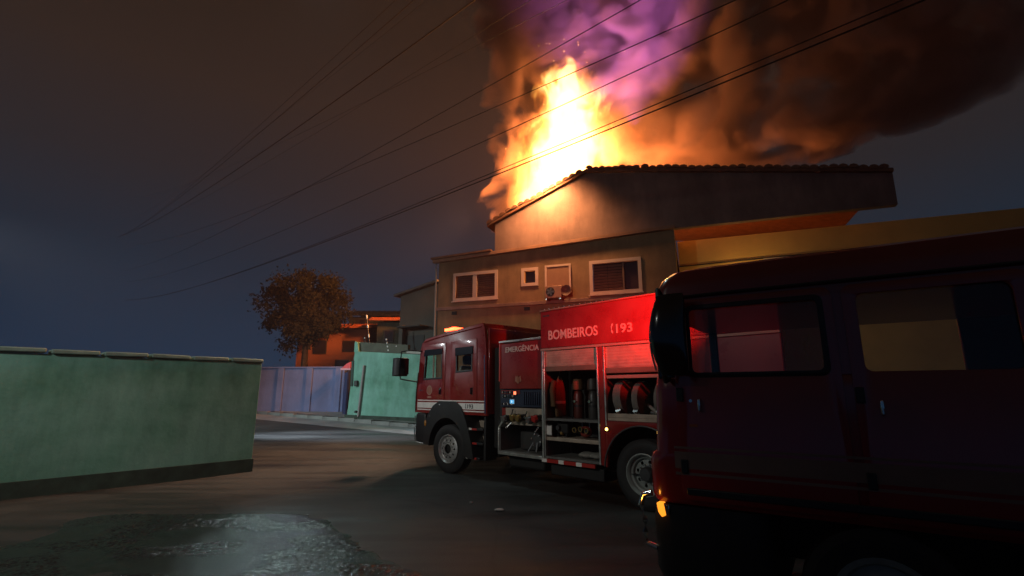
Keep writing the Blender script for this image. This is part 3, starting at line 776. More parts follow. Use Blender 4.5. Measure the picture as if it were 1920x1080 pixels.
obj('sleeve', M().tube([(0.02, 0.14, 0.66), (0.02, 0.19, 0.5), (0.0, 0.2, 0.2)], [0.05, 0.055, 0.045], 12), COATM, t)
obj('reflective_band', M().loft([[(0.056 * math.cos(a), 0.15 * math.sin(a), z) for a in [k * 2 * math.pi / 20 for k in range(20)]] for z in (0.25, 0.30)], False), PALE, t)
obj('hook', M().tube([(0, 0, 0.78), (0, 0, 0.86), (0.0, -0.05, 0.88)], 0.008), STEEL, t)
t = thing('portable_pump', 'small black petrol pump standing on the pull out tray', 'pump', TW(-3.16, -0.3, 0.95), TRZ)
obj('engine', M().box(-0.13, 0.13, -0.12, 0.12, 0.05, 0.24), DARK, t, bevel=0.03)
obj('handle', M().tube([(-0.13, 0, 0.2), (-0.15, 0, 0.34), (0.12, 0, 0.34), (0.13, 0, 0.2)], 0.014), BLACKP, t)
obj('exhaust', M().cyl((0.06, 0.12, 0.16), (0.06, 0.18, 0.16), 0.04, n=14), GREYP, t)
obj('fuel_cap', M().cyl((0.0, 0.1, 0.05), (0.0, 0.15, 0.07), 0.026, n=12), BRASS, t)
for dx in (-0.1, 0.1):
    obj('foot', M().box(dx - 0.02, dx + 0.02, -0.13, 0.13, 0.0, 0.05), BLACKP, t)
t = thing('hose_divider', 'red and brass hose divider valve lying on the pull out tray', 'valve', TW(-3.62, -0.28, 0.95), TRZ)
obj('body', M().ball((0, 0, 0.11), 0.10, (1.2, 0.9, 1.0)), mat('worn red casting', (0.22, 0.03, 0.02), 0.45, var=0.3, vscale=9), t)
for dx, dz in ((-0.13, 0.04), (0.0, 0.06), (0.13, 0.04)):
    ou = obj('outlet', M().cyl((dx * 0.6, 0.05, 0.1), (dx, 0.15, 0.1 + dz), 0.034, n=16), DARK, t)
    obj('outlet_ring', M().lathe([(0.034, 0.0), (0.044, 0.0), (0.044, 0.02), (0.034, 0.02)], (dx, 0.148, 0.1 + dz), 'y', 16), BRASS, ou)
for dx in (-0.08, 0.08):
    obj('handwheel', M().tube([(dx + 0.05 * math.cos(k * 0.628), 0.05 * math.sin(k * 0.628), 0.27) for k in range(10)], 0.009, 6, True).cyl((dx, 0, 0.18), (dx, 0, 0.27), 0.01, n=8), STEEL, t)
t = thing('paper_card', 'white card fixed inside the locker by the left post', 'card', TW(-2.985, -0.03, 0.99), TRZ)
obj('sheet', M().box(-0.055, 0.055, -0.004, 0.0, 0.0, 0.15), WHITE, t)
obj('card_holder', M().box(-0.065, 0.065, -0.012, -0.005, -0.015, 0.165), GALV, t)
t = thing('canvas_bundle', 'grey folded canvas sheet lying on the locker floor', 'sheet', TW(-3.72, -0.33, 0.62), TRZ)
m = M()
for k in range(4):
    m.ball((-0.18 + 0.11 * k, 0.02 * (-1) ** k, 0.05), 0.09, (1.3, 2.0, 0.55), 14, 8)
obj('folds', m, mat('grey canvas', (0.27, 0.26, 0.23), 0.8, var=0.2, vscale=12), t)['kind'] = 'stuff'
def hose_roll(x, y, r, w, label, tilt=0.0):
    t = thing('hose_roll', label, 'hose', TW(x, y, 1.336), TRZ, 'rolled hoses in the rear locker')
    pr = []
    n = 9
    for k in range(n):
        rr = 0.05 + (r - 0.05) * k / (n - 1)
        pr.append((rr - 0.008, w / 2 - 0.014)); pr.append((rr, w / 2))
        pr.append((rr + 0.010, w / 2 - 0.002)); 
    pr += [(r + 0.01, w / 2 - 0.02), (r + 0.01, -w / 2 + 0.02), (r, -w / 2), (0.05, -w / 2), (0.042, 0), (0.042, w / 2 - 0.014)]
    ro = obj('coil', M().lathe(pr, (0, 0, 0), 'x', 40), HOSE, t)
    ro.location = (0, 0, r + 0.01); ro.rotation_euler = (0, tilt, 0)
    cp = obj('coupling', M().cyl((-w * 0.3, r * 0.8, 0.02), (-w * 0.3, r * 1.05, 0.10), 0.035, n=14), STEEL, t)
    obj('coupling_ring', M().cyl((-w * 0.3, r * 1.05, 0.10), (-w * 0.3, r * 1.12, 0.122), 0.045, n=14), STEEL, cp)
    return t
hose_roll(-4.42, -0.36, 0.29, 0.14, 'pale rolled hose at the left end of the rear locker', R(4))
hose_roll(-4.72, -0.40, 0.28, 0.10, 'second rolled hose in the rear locker, partly in shade')
hose_roll(-5.17, -0.33, 0.29, 0.12, 'third rolled hose in the rear locker behind the loose nozzles', R(-3))
for k, (dx, lab) in enumerate(((0.0, 'left pale hose nozzle leaning on the rear locker tray'), (-0.10, 'right pale hose nozzle leaning on the rear locker tray'))):
    t = thing('hose_nozzle', lab, 'nozzle', TW(-5.06 + dx, -0.14, 1.40), TRZ, 'nozzles on the rear locker tray')
    obj('barrel', M().cyl((-0.08, -0.02, 0.0), (0.06, 0.05, 0.13), 0.034, 0.022, n=14), mat('pale nozzle', (0.42, 0.38, 0.33), 0.5, var=0.15), t)
    obj('tip', M().cyl((0.06, 0.05, 0.13), (0.075, 0.057, 0.143), 0.028, n=14), GREYP, t)
t = thing('folded_hose', 'loose length of pale hose folded on the rear locker tray', 'hose', TW(-5.25, -0.14, 1.40), TRZ)
obj('hose_body', M().tube([(0.2, -0.02, 0.02), (0.08, 0.02, 0.035), (-0.05, 0.0, 0.03), (-0.14, -0.03, 0.03), (-0.06, -0.08, 0.04), (0.1, -0.08, 0.03)], 0.028, 10), HOSE, t)
obj('coupling', M().cyl((0.2, -0.02, 0.02), (0.26, -0.03, 0.03), 0.034, n=14), STEEL, t)

# ================================================================ NEAR FIRE TRUCK
NP = Vector((1.1256, 3.95, 0)); NRZ = R(147)
NU = Vector((math.cos(NRZ), math.sin(NRZ), 0)); NNn = Vector((-NU.y, NU.x, 0))
def NW(x, y, z): return NP + NU * x + NNn * y + Vector((0, 0, z))
N = thing('fire_truck', 'dark red fire truck cab close to the camera with black mirror and orange indicator', 'fire truck', NP, NRZ)
def npart(name, m, material, parent=None, **k): return obj(name, m, material, parent or N, **k)
NWID = 2.1
def plan(xf, xr, y0, y1, r, n=5):
    return rrect(xr, xf, y1, y0, r, n)
def nrow(xf, z, r=0.13, xr=-2.9, ins=0.0): return [(x, y, z) for x, y in plan(xf, xr, 0.0 - ins, -NWID + ins, r)]
NIN = mat('near cab lining', (0.03, 0.022, 0.02), 0.7, var=0.2)
lower = [nrow(0.085, 0.93, 0.16, ins=0.02), nrow(0.10, 0.98, 0.16), nrow(0.105, 1.22, 0.16), nrow(0.085, 1.275, 0.15), nrow(0.045, 1.295, 0.13), nrow(0.03, 1.5, 0.12), nrow(0.02, 1.75, 0.12), nrow(0.005, 1.845, 0.11), nrow(-0.01, 1.86, 0.10, ins=0.01)]
npart('cab_body', M().loft(lower), DARKRED)
roof = [nrow(0.0, 2.40, 0.11), nrow(-0.03, 2.55, 0.12), nrow(-0.07, 2.63, 0.13, ins=0.01), nrow(-0.13, 2.685, 0.16, ins=0.03), nrow(-0.25, 2.715, 0.2, ins=0.10), nrow(-0.45, 2.73, 0.25, ins=0.25)]
npart('cab_roof', M().loft(roof), DARKRED)
for y0, y1 in ((-0.06, 0.0), (-NWID, -NWID + 0.06)):
    npart('pillar', M().box(-0.24 if y0 > -1 else -0.12, -0.03, y0, y1, 1.84, 2.42), GLOSSB, bevel=0.015)
    npart('pillar', M().box(-1.36, -1.22, y0, y1, 1.84, 2.42), DARKRED, bevel=0.015)
    npart('pillar', M().box(-2.9, -2.2, y0, y1, 1.84, 2.42), DARKRED, bevel=0.015)
npart('cab_rear_wall', M().box(-2.9, -2.85, -NWID + 0.06, -0.06, 1.84, 2.42), DARKRED)
npart('windscreen', M().prism([(-0.03, 1.85), (-0.06, 2.42), (-0.045, 2.42), (-0.015, 1.85)], lambda a, b, d: (a, d, b), -NWID + 0.1, -0.1), TINT)
dd = npart('door', panel(rrect(-1.24, -0.17, 0.97, 2.44, 0.06), [rrect(-1.17, -0.285, 1.865, 2.38, 0.05)], lambda a, b, d: (a, 0.004 + d, b), 0.014, 0.004), DARKRED)
obj('window', M().box(-1.18, -0.275, -0.02, -0.014, 1.86, 2.39), TINT, dd)
obj('window_seal', panel(rrect(-1.185, -0.27, 1.85, 2.395, 0.05), [rrect(-1.155, -0.30, 1.88, 2.365, 0.04)], lambda a, b, d: (a, 0.012 + d, b), 0.012, 0.003), BLACKP, dd)
hd = obj('handle', M().box(-0.345, -0.325, 0.012, 0.05, 1.60, 1.69), CHROME, dd, bevel=0.006)
obj('handle_recess', M().box(-0.42, -0.27, 0.010, 0.0125, 1.58, 1.70), GLOSSB, dd)
obj('lock', M().cyl((-0.27, 0.011, 1.675), (-0.27, 0.016, 1.675), 0.012, n=12), CHROME, dd)
d2n = npart('door', panel(rrect(-2.2, -1.30, 0.97, 2.44, 0.06), [rrect(-2.13, -1.37, 1.865, 2.38, 0.05)], lambda a, b, d: (a, 0.004 + d, b), 0.014, 0.004), DARKRED)
obj('window', M().box(-2.14, -1.36, -0.02, -0.014, 1.86, 2.39), TINT, d2n)
obj('handle', M().box(-1.44, -1.42, 0.012, 0.05, 1.60, 1.69), CHROME, d2n, bevel=0.006)
npart('stripe', M().box(-2.85, -0.125, 0.0125, 0.0155, 1.185, 1.305).box(-2.85, -0.125, 0.0125, 0.0155, 1.325, 1.342).box(-2.85, -0.125, 0.0125, 0.0155, 1.14, 1.16), mat('dull stripe tape', (0.20, 0.12, 0.09), 0.5, var=0.15))
ml = npart('marker_lamp', M().box(-0.31, -0.25, 0.011, 0.02, 1.485, 1.505), mat('unlit orange lens', (0.35, 0.08, 0.02), 0.3, coat=0.4))
npart('seat', M().box(-0.95, -0.55, -0.9, -0.3, 1.3, 1.86).box(-1.05, -0.93, -0.9, -0.3, 1.8, 2.1), NIN, bevel=0.04) if False else None
# mirror housing: tall, curved
rowsm = []
for k in range(11):
    u = k / 10
    z = 1.86 + 0.62 * u
    b = math.sin(math.pi * min(1, max(0, u))) ** 0.45 if 0 < u < 1 else 0.25
    cx = -0.205 + 0.035 * math.sin(math.pi * u)
    rowsm.append([(cx + 0.135 * (0.62 + 0.38 * b) * math.copysign(abs(math.cos(a)) ** 0.7, math.cos(a)), 0.14 + 0.075 * b * math.copysign(abs(math.sin(a)) ** 0.7, math.sin(a)), z) for a in [j * 2 * math.pi / 24 for j in range(24)]])
nm = npart('mirror', M().loft(rowsm), GLOSSB)
obj('mirror_arm', M().tube([(-0.1, 0.02, 2.5), (-0.1, 0.10, 2.53), (-0.11, 0.14, 2.46)], 0.02), BLACKP, nm)
obj('mirror_arm', M().tube([(-0.12, 0.02, 1.84), (-0.12, 0.10, 1.82), (-0.12, 0.14, 1.88)], 0.02), BLACKP, nm)
obj('mirror_rim', M().tube([(-0.07 + 0.035 * math.sin(math.pi * u), 0.16, 1.90 + 0.46 * u) for u in [k / 12 for k in range(13)]], 0.008), mat('grey mirror rim', (0.25, 0.25, 0.27), 0.3), nm)
# bumper, indicator, chrome horn, lower apron
bp = npart('bumper', M().loft([nrow(0.06, 0.36, 0.16, ins=0.02, xr=-0.75), nrow(0.10, 0.45, 0.18, xr=-0.75), nrow(0.105, 0.80, 0.18, xr=-0.75), nrow(0.075, 0.92, 0.16, xr=-0.75)]), BLACKP)
ind = npart('indicator', M().prism([(0.035, 0.925), (-0.015, 0.925), (-0.03, 0.84), (0.0, 0.825), (0.025, 0.86)], xz(0), -0.06, 0.016), glow('lit orange lens', (1.0, 0.30, 0.02), 1.5), bevel=0.008)
obj('indicator_surround', M().prism([(-0.016, 0.925), (-0.06, 0.915), (-0.06, 0.85), (-0.031, 0.84)], xz(0), -0.06, 0.014), CHROME, ind, bevel=0.006)
npart('bull_bar', M().tube([(0.10, -0.10, 0.97), (0.17, -0.10, 0.95), (0.195, -0.10, 0.87), (0.165, -0.10, 0.76), (0.17, -0.10, 0.68), (0.16, -0.1, 0.60), (0.08, -0.1, 0.58)], 0.022, 12), CHROME)
npart('side_skirt', M().box(-2.9, -2.0, -0.25, -0.01, 0.42, 0.93), BLACKP, bevel=0.02)
npart('fender', panel([(-0.76, 0.93)] + [(-1.3 + 0.56 * math.cos(R(180 * k / 20)), 0.5 + 0.43 * math.sin(R(180 * k / 20)) - 0.02) for k in range(21)][::1] + [(-1.99, 0.5), (-1.99, 0.93)], [], lambda a, b, d: (a, -0.02 + d, b), 0.03, 0.004), BLACKP) if False else None
def nwheel(y, flip):
    w = npart('wheel', M().lathe([(0.28, -0.13), (0.40, -0.14), (0.45, -0.11), (0.46, 0.0), (0.45, 0.11), (0.40, 0.14), (0.28, 0.125), (0.28, -0.13)], n=40), RUBBER)
    w.location = (-1.32, y, 0.46); w.rotation_euler = (0, 0, flip)
    obj('rim', M().lathe([(0.28, 0.12), (0.29, 0.13), (0.25, 0.11), (0.22, 0.03), (0.10, 0.05), (0.10, 0.10), (0.0, 0.10)], n=36), STEELG, w)
nwheel(-0.17, 0); nwheel(-NWID + 0.17, math.pi)
npart('rain_gutter', M().tube([(-0.12, 0.012, 2.47), (-0.6, 0.014, 2.475), (-2.85, 0.014, 2.475)], 0.012), BLACKP)
npart('side_moulding', M().box(-2.85, -0.2, 0.012, 0.028, 1.005, 1.055), BLACKP, bevel=0.008)
for hx in (-0.20, -1.33):
    for hz_ in (1.2, 1.72):
        npart('door_hinge', M().box(hx - 0.02, hx + 0.03, 0.010, 0.03, hz_ - 0.05, hz_ + 0.05), BLACKP, bevel=0.006)
npart('cab_seat', M().box(-1.25, -0.75, -0.85, -0.3, 1.3, 1.82), NIN, bevel=0.05)
npart('cab_seat', M().box(-1.30, -1.16, -0.85, -0.3, 1.8, 2.25), NIN, bevel=0.05)
npart('chassis', M().box(-2.9, -0.4, -1.6, -0.5, 0.55, 0.92), DARK)
# emergency lamp on the far side of its roof: lights the other truck red
nb = npart('beacon', M().cyl((-0.45, -1.72, 2.68), (-0.45, -1.72, 2.76), 0.09, n=20), BLACKP)
obj('beacon_lens', M().lathe([(0.08, 2.76), (0.085, 2.80), (0.07, 2.88), (0.0, 2.90)], (-0.45, -1.72, 0), 'z', 24), glow('lit red beacon', (1.0, 0.02, 0.01), 12), nb)
lamp('beacon_light', 'SPOT', NW(-0.45, -1.72, 2.96), 1900, (1.0, 0.008, 0.004), 0.09, aim=TW(-5.1, 0, 2.9), cone=46)
lamp('beacon_glow_light', 'POINT', NW(-0.45, -1.72, 3.0), 10, (1.0, 0.03, 0.012), 0.09)
lamp('indicator_light', 'POINT', NW(0.20, 0.02, 0.90), 0.35, (1.0, 0.35, 0.04), 0.02)

# ================================================================ BURNING HOUSE
HO = Vector((-2.7628, 18.0068, 0)); HX = Vector((0.9385, -0.3453, 0)); HRZ = math.atan2(HX.y, HX.x)
HYv = Vector((-HX.y, HX.x, 0))
def HWp(x, y, z): return HO + HX * x + HYv * y + Vector((0, 0, z))
H = thing('house', 'two storey house with burning attic roof behind the fire truck', 'house', HO, HRZ)
WALL = mat('dull olive plaster', (0.18, 0.122, 0.064), 0.85, var=0.3, vscale=0.8, bump=0.25, bscale=18, streak=0.2)
WALL2 = mat('grey brown plaster', (0.18, 0.12, 0.098), 0.85, var=0.3, vscale=0.7, bump=0.25, bscale=18, streak=0.22)
FRAMEM = mat('cream window frame', (0.42, 0.34, 0.28), 0.6, var=0.1)
SHUT = mat('brown louvre', (0.10, 0.055, 0.035), 0.6, var=0.2, vscale=5)
WINDARK = mat('dark window glass', (0.035, 0.025, 0.028), 0.12, coat=0.3)
TILE = mat('old clay tile', (0.16, 0.075, 0.04), 0.8, var=0.35, vscale=4, bump=0.4, bscale=20)
hf = lambda a, b, d: (a, d, b)
def hpart(name, m, material, parent=None, **k): return obj(name, m, material, parent or H, **k)
wins = [(0.69, 2.345, 5.05, 5.99), (3.36, 3.87, 5.42, 5.955), (5.78, 7.36, 4.945, 5.995)]
holes = [[(a, c), (b, c), (b, d), (a, d)] for a, b, c, d in wins]
hpart('front_wall', panel([(0, 0), (8.5, 0), (8.5, 6.86), (0, 6.56)], holes, lambda a, b, d: (a, 0.12 + d, b), 0.24), WALL)
hpart('side_wall', M().box(0, 0.24, 0.245, 8.0, 0, 6.56), WALL)
hpart('side_wall', M().box(8.26, 8.5, 0.245, 8.0, 0, 6.86), WALL)
hpart('back_wall', M().box(0.245, 8.255, 7.76, 8.0, 0, 6.5), WALL)
hpart('upper_floor', M().box(0.245, 8.255, 0.245, 7.75, 4.3, 4.5), WALL2)
hpart('floor_ledge', M().box(-0.03, 8.53, -0.07, -0.002, 4.68, 4.80), WALL2, bevel=0.01)
hpart('eave_fascia', M().prism([(-0.19, 6.50), (8.52, 6.86), (8.52, 6.98), (-0.19, 6.62)], hf, -0.17, -0.003), mat('fascia board', (0.22, 0.12, 0.07), 0.7, var=0.2, vscale=3), bevel=0.008)
hpart('lower_roof', M().prism([(-0.25, 6.63), (2.2, 6.73), (2.2, 6.80), (-0.25, 6.70)], hf, -0.22, 7.9), TILE)
hpart('down_pipe', M().tube([(-0.07, -0.06, 6.46), (-0.10, -0.06, 6.3), (-0.08, -0.05, 6.05), (-0.06, -0.05, 1.0)], 0.035), mat('grey pipe', (0.25, 0.24, 0.22), 0.5))
up = [(2.28, 6.70), (2.28, 7.78), (5.74, 9.26), (7.55, 8.99), (14.5, 7.85), (14.5, 6.90), (8.5, 6.90)]
hpart('attic_wall', M().prism(up, hf, 0.0, 0.22), WALL2)
hpart('attic_side_wall', M().prism([(2.28, 6.7), (2.50, 6.7), (2.50, 7.86), (2.28, 7.77)], hf, 0.225, 8.0), WALL2)
# attic roof: left slope burnt open behind the gable, right slope whole
rl = hpart('roof', M().prism([(5.74, 9.27), (7.55, 9.0), (14.5, 7.86), (14.5, 7.96), (7.55, 9.10), (5.74, 9.37)], hf, -0.12, 8.0), TILE)
hpart('roof', M().prism([(2.0, 7.70), (5.74, 9.27), (5.74, 9.37), (2.0, 7.80)], hf, -0.12, 0.75), TILE)
hpart('roof', M().prism([(2.0, 7.70), (5.74, 9.27), (5.74, 9.37), (2.0, 7.80)], hf, 4.6, 8.0), TILE)
# verge tiles along the gable edge
tm = None
def verge(p, q, n):
    global tm
    for i in range(n):
        f = (i + 0.5) / n
        x, z = p[0] + (q[0] - p[0]) * f, p[1] + (q[1] - p[1]) * f
        if tm is None:
            b = M()
            b.loft([[(dx, 0.0 + dy, dz) for dx, dz in ((-0.13, 0.0), (-0.09, 0.055), (0.0, 0.085), (0.09, 0.055), (0.13, 0.0), (0.09, -0.03), (-0.09, -0.03))] for dy in (-0.16, 0.22)])
            o = obj('roof_tile', b, TILE, H); tm = o.data
        else:
            o = bpy.data.objects.new('roof_tile', tm); COL.objects.link(o); o.parent = H
        o.location = (x, random.uniform(-0.02, 0.03), z + 0.04 + random.uniform(-0.025, 0.03))
        o.rotation_euler = (random.uniform(-0.06, 0.06), math.atan2(-(q[1] - p[1]), q[0] - p[0]) + random.uniform(-0.12, 0.12), random.uniform(-0.06, 0.06))
verge((2.0, 7.78), (5.6, 9.30), 15); verge((5.74, 9.35), (7.55, 9.08), 8); verge((7.6, 9.08), (14.4, 7.95), 28)
def window(x0, x1, z0, z1, mull, sash_open=False):
    w = hpart('window', panel([(x0 - 0.06, z0 - 0.06), (x1 + 0.06, z0 - 0.06), (x1 + 0.06, z1 + 0.06), (x0 - 0.06, z1 + 0.06)], [[(x0 + 0.05, z0 + 0.05), (x1 - 0.05, z0 + 0.05), (x1 - 0.05, z1 - 0.05), (x0 + 0.05, z1 - 0.05)]], lambda a, b, d: (a, -0.012 + d, b), 0.05), FRAMEM)
    xs_ = [x0 + 0.05] + mull + [x1 - 0.05]
    for a, b in zip(xs_, xs_[1:]):
        obj('pane', M().box(a + 0.01, b - 0.01, 0.10, 0.11, z0 + 0.04, z1 - 0.04), WINDARK, w)
    return w
w1 = window(*wins[0], [1.50])
obj('mullion', M().box(1.42, 1.58, -0.02, 0.10, 5.09, 5.95), FRAMEM, w1)
for xa, xb in ((0.76, 1.41), (1.59, 2.28)):
    n = 10
    for k in range(n):
        z = 5.12 + 0.80 * (k + 0.5) / n
        obj('slat', M().box(xa, xb, 0.045, 0.07, z - 0.03, z + 0.03, Matrix.Rotation(R(25), 3, 'X')), SHUT, w1)
w2 = window(*wins[1], [])
w3 = window(*wins[2], [6.83])
obj('mullion', M().box(6.80, 6.86, 0.02, 0.10, 4.99, 5.95), SHUT, w3)
for xa, xb in ((5.85, 6.30), (6.32, 6.78)):
    n = 9
    for k in range(n):
        z = 5.02 + 0.88 * (k + 0.5) / n
        obj('slat', M().box(xa, xb, 0.055, 0.075, z - 0.035, z + 0.035, Matrix.Rotation(R(22), 3, 'X')), SHUT, w3)
hpart('window_sill', M().box(5.68, 7.46, -0.09, -0.042, 4.85, 4.885), FRAMEM); hpart('window_sill', M().box(0.6, 2.44, -0.09, -0.042, 4.955, 4.99), FRAMEM)
pn = hpart('niche_panel', M().box(4.21, 5.05, -0.025, -0.003, 5.08, 6.0), mat('pale brown panel', (0.20, 0.115, 0.065), 0.7, var=0.12))
obj('panel_frame', panel([(4.17, 5.04), (5.09, 5.04), (5.09, 6.04), (4.17, 6.04)], [[(4.235, 5.10), (5.025, 5.10), (5.025, 5.975), (4.235, 5.975)]], lambda a, b, d: (a, -0.035 + d, b), 0.02), FRAMEM, pn)
for dx in (0.6, 3.4):
    hpart('wall_vent', M().box(dx, dx + 0.2, -0.03, -0.002, 4.5, 4.62), DARK)
ac = thing('air_conditioner', 'boxy air conditioning unit with round fan on the house wall', 'air conditioner', HWp(4.53, -0.02, 4.82), HRZ)
obj('case', M().box(-0.29, 0.29, -0.30, 0.0, 0.0, 0.42), mat('dirty cream metal', (0.24, 0.15, 0.09), 0.6, var=0.15), ac, bevel=0.015)
obj('fan_opening', M().cyl((-0.10, -0.305, 0.22), (-0.10, -0.30, 0.22), 0.155, n=28), DARK, ac)
for k in range(5):
    obj('fan_blade', M().box(-0.10, 0.03, -0.315, -0.308, 0.19, 0.25, Matrix.Rotation(R(0), 3, 'Y')), GREYP, ac).matrix_parent_inverse = Matrix.Translation((-0.10, 0, 0.22)) @ Matrix.Rotation(k * 1.2566, 4, 'Y') @ Matrix.Translation((0.10, 0, -0.22))
obj('bracket', M().box(-0.26, -0.22, -0.30, 0.0, -0.05, -0.004), STEEL, ac); obj('bracket', M().box(0.22, 0.26, -0.30, 0.0, -0.05, -0.004), STEEL, ac)
sd = thing('dish_antenna', 'dark round dish fixed to the house wall right of the fan unit', 'dish', HWp(4.98, -0.28, 5.05), HRZ)
obj('dish', M().lathe([(0.0, 0.0), (0.10, -0.02), (0.18, -0.06), (0.175, -0.052), (0.1, -0.01), (0.0, 0.012)], (0, 0, 0), 'y', 24), mat('dull dish', (0.10, 0.05, 0.035), 0.6), sd)
obj('mount', M().cyl((0, 0.02, 0), (0, 0.27, -0.05), 0.015, n=8), GREYP, sd)

# ================================================================ FIRE AND SMOKE
def vol_base(name):
    m = bpy.data.materials.new(name)
    m.use_nodes = True
    n, l = m.node_tree.nodes, m.node_tree.links
    n.remove(n['Principled BSDF'])
    return m, n, l
def mth(n, l, op, a, b=None, clamp=False):
    x = n.new('ShaderNodeMath'); x.operation = op; x.use_clamp = clamp
    for i, v in enumerate((a, b)):
        if v is None: continue
        if isinstance(v, (int, float)): x.inputs[i].default_value = v
        else: l.new(v, x.inputs[i])
    return x.outputs[0]
def curve_node(n, l, src, pts):
    c = n.new('ShaderNodeFloatCurve')
    cm = c.mapping.curves[0]
    while len(cm.points) > 2: cm.points.remove(cm.points[1])
    cm.points[0].location = pts[0]; cm.points[1].location = pts[-1]
    for p in pts[1:-1]: cm.points.new(*p)
    for p in cm.points: p.handle_type = 'AUTO_CLAMPED'
    c.mapping.update()
    l.new(src, c.inputs['Value'])
    return c.outputs[0]
FY = 1.9                          # distance of the flames behind the front wall
def hpix(x, y, depth):
    q = on_plane(x, y, HWp(0, depth, 0), HYv) - HO
    return q.dot(HX), q.z
# silhouette of the flames: (row, left, right) in the photograph
fl = [(396, 955, 1010), (370, 955, 1070), (340, 957, 1140), (310, 964, 1185), (280, 980, 1165), (250, 995, 1137), (225, 1005, 1135), (205, 1012, 1142), (180, 1010, 1120), (155, 1016, 1100), (130, 1045, 1085), (112, 1060, 1075)]
FR = []
for y, a, b in fl:
    xa, z = hpix(a, y, FY); xb, _ = hpix(b, y, FY)
    FR.append((z, (xa + xb) / 2, (xb - xa) / 2))
FZ0, FZ1 = FR[0][0], FR[-1][0]
FH = FZ1 - FZ0
FCX = 4.0
def lerp_rows(rows, z):
    if z <= rows[0][0]: return rows[0][1:]
    for A, B in zip(rows, rows[1:]):
        if z <= B[0]:
            f = (z - A[0]) / (B[0] - A[0])
            return tuple(A[i] + (B[i] - A[i]) * f for i in range(1, len(A)))
    return rows[-1][1:]
def hull(rows, ylo, depth_of, nz, nseg, bulge, amp, freq, seed, origin):
    """closed lumpy hull; rows (z, centre x, half width) in house space"""
    m = M(); out = []
    z0, z1 = rows[0][0], rows[-1][0]
    for i in range(nz + 1):
        z = z0 + (z1 - z0) * i / nz
        cx, hw = lerp_rows(rows, z)
        ring = []
        for k in range(nseg):
            a = 2 * math.pi * k / nseg
            d = depth_of(hw)
            px, py = cx + hw * bulge * math.cos(a), ylo + d * math.sin(a)
            nn = noise.noise(Vector((px * freq + seed, py * freq, z * freq)))
            s = 1 + amp * nn
            ring.append((cx + hw * bulge * s * math.cos(a) - origin[0], ylo + d * s * math.sin(a) - origin[1], z - origin[2]))
        out.append(ring)
    m.loft(out)
    return m
def flame_mat():
    m, n, l = vol_base('flame')
    t = n.new('ShaderNodeTexCoord')
    mp = n.new('ShaderNodeMapping'); mp.inputs['Scale'].default_value = (1, 1, 0.62)
    l.new(t.outputs['Object'], mp.inputs[0])
    nz = n.new('ShaderNodeTexNoise'); nz.inputs['Scale'].default_value = 1.35; nz.inputs['Detail'].default_value = 5.5; nz.inputs['Roughness'].default_value = 0.62; nz.inputs['Distortion'].default_value = 1.1
    l.new(mp.outputs[0], nz.inputs['Vector'])
    sp = n.new('ShaderNodeSeparateXYZ'); l.new(t.outputs['Object'], sp.inputs[0])
    zn = mth(n, l, 'DIVIDE', sp.outputs['Z'], FH, True)
    cx = curve_node(n, l, zn, [((z - FZ0) / FH, (c - FCX + 4) / 8) for z, c, h in FR])
    hw = curve_node(n, l, zn, [((z - FZ0) / FH, h / 4) for z, c, h in FR])
    cx = mth(n, l, 'SUBTRACT', mth(n, l, 'MULTIPLY', cx, 8.0), 4.0)
    hw = mth(n, l, 'MULTIPLY', hw, 4.0)
    dx = mth(n, l, 'DIVIDE', mth(n, l, 'SUBTRACT', sp.outputs['X'], cx), hw)
    dy = mth(n, l, 'DIVIDE', sp.outputs['Y'], mth(n, l, 'ADD', mth(n, l, 'MULTIPLY', hw, 0.7), 0.15))
    rr = mth(n, l, 'SQRT', mth(n, l, 'ADD', mth(n, l, 'MULTIPLY', dx, dx), mth(n, l, 'MULTIPLY', dy, dy)))
    v = mth(n, l, 'SUBTRACT', 1.03, rr)
    k = mth(n, l, 'ADD', 0.44, mth(n, l, 'MULTIPLY', zn, 1.1))
    v = mth(n, l, 'ADD', v, mth(n, l, 'MULTIPLY', mth(n, l, 'SUBTRACT', nz.outputs['Fac'], 0.5), mth(n, l, 'MULTIPLY', k, 2.3)))
    s = mth(n, l, 'MULTIPLY', v, 1.8, True)
    s = mth(n, l, 'POWER', s, 1.35)
    st = mth(n, l, 'MULTIPLY', s, 3.0)
    cr = n.new('ShaderNodeValToRGB')
    cr.color_ramp.elements[0].position = 0.0; cr.color_ramp.elements[0].color = (1.0, 0.17, 0.012, 1)
    cr.color_ramp.elements[1].position = 1.0; cr.color_ramp.elements[1].color = (1.0, 0.62, 0.22, 1)
    e = cr.color_ramp.elements.new(0.4); e.color = (1.0, 0.36, 0.05, 1)
    l.new(s, cr.inputs[0])
    em = n.new('ShaderNodeEmission')
    l.new(cr.outputs[0], em.inputs[0]); l.new(st, em.inputs[1])
    l.new(em.outputs[0], n['Material Output'].inputs['Volume'])
    try: m.cycles.volume_step_rate = 0.16
    except Exception: pass
    return m
fo = (FCX, FY, FZ0)
fire = obj('fire', hull(FR, FY, lambda h: h * 0.85 + 0.2, 40, 40, 1.22, 0.22, 0.9, 3.3, fo), flame_mat(), None, HWp(*fo), HRZ)
tag(fire, 'tall bright yellow white blaze rising from the attic roof of the house', 'fire')
lamp('fire_light', 'POINT', HWp(4.4, 2.6, 9.95), 11500, (1.0, 0.33, 0.08), 1.0)
lamp('gable_glow_light', 'SPOT', HWp(4.4, -0.95, 9.25), 2300, (1.0, 0.40, 0.15), 0.3, aim=HWp(4.3, 0.55, 7.1), cone=128)  # added spot in front of the wall, imitates lens glow below the flames
qv = hpix(1150, 10, 3.4)
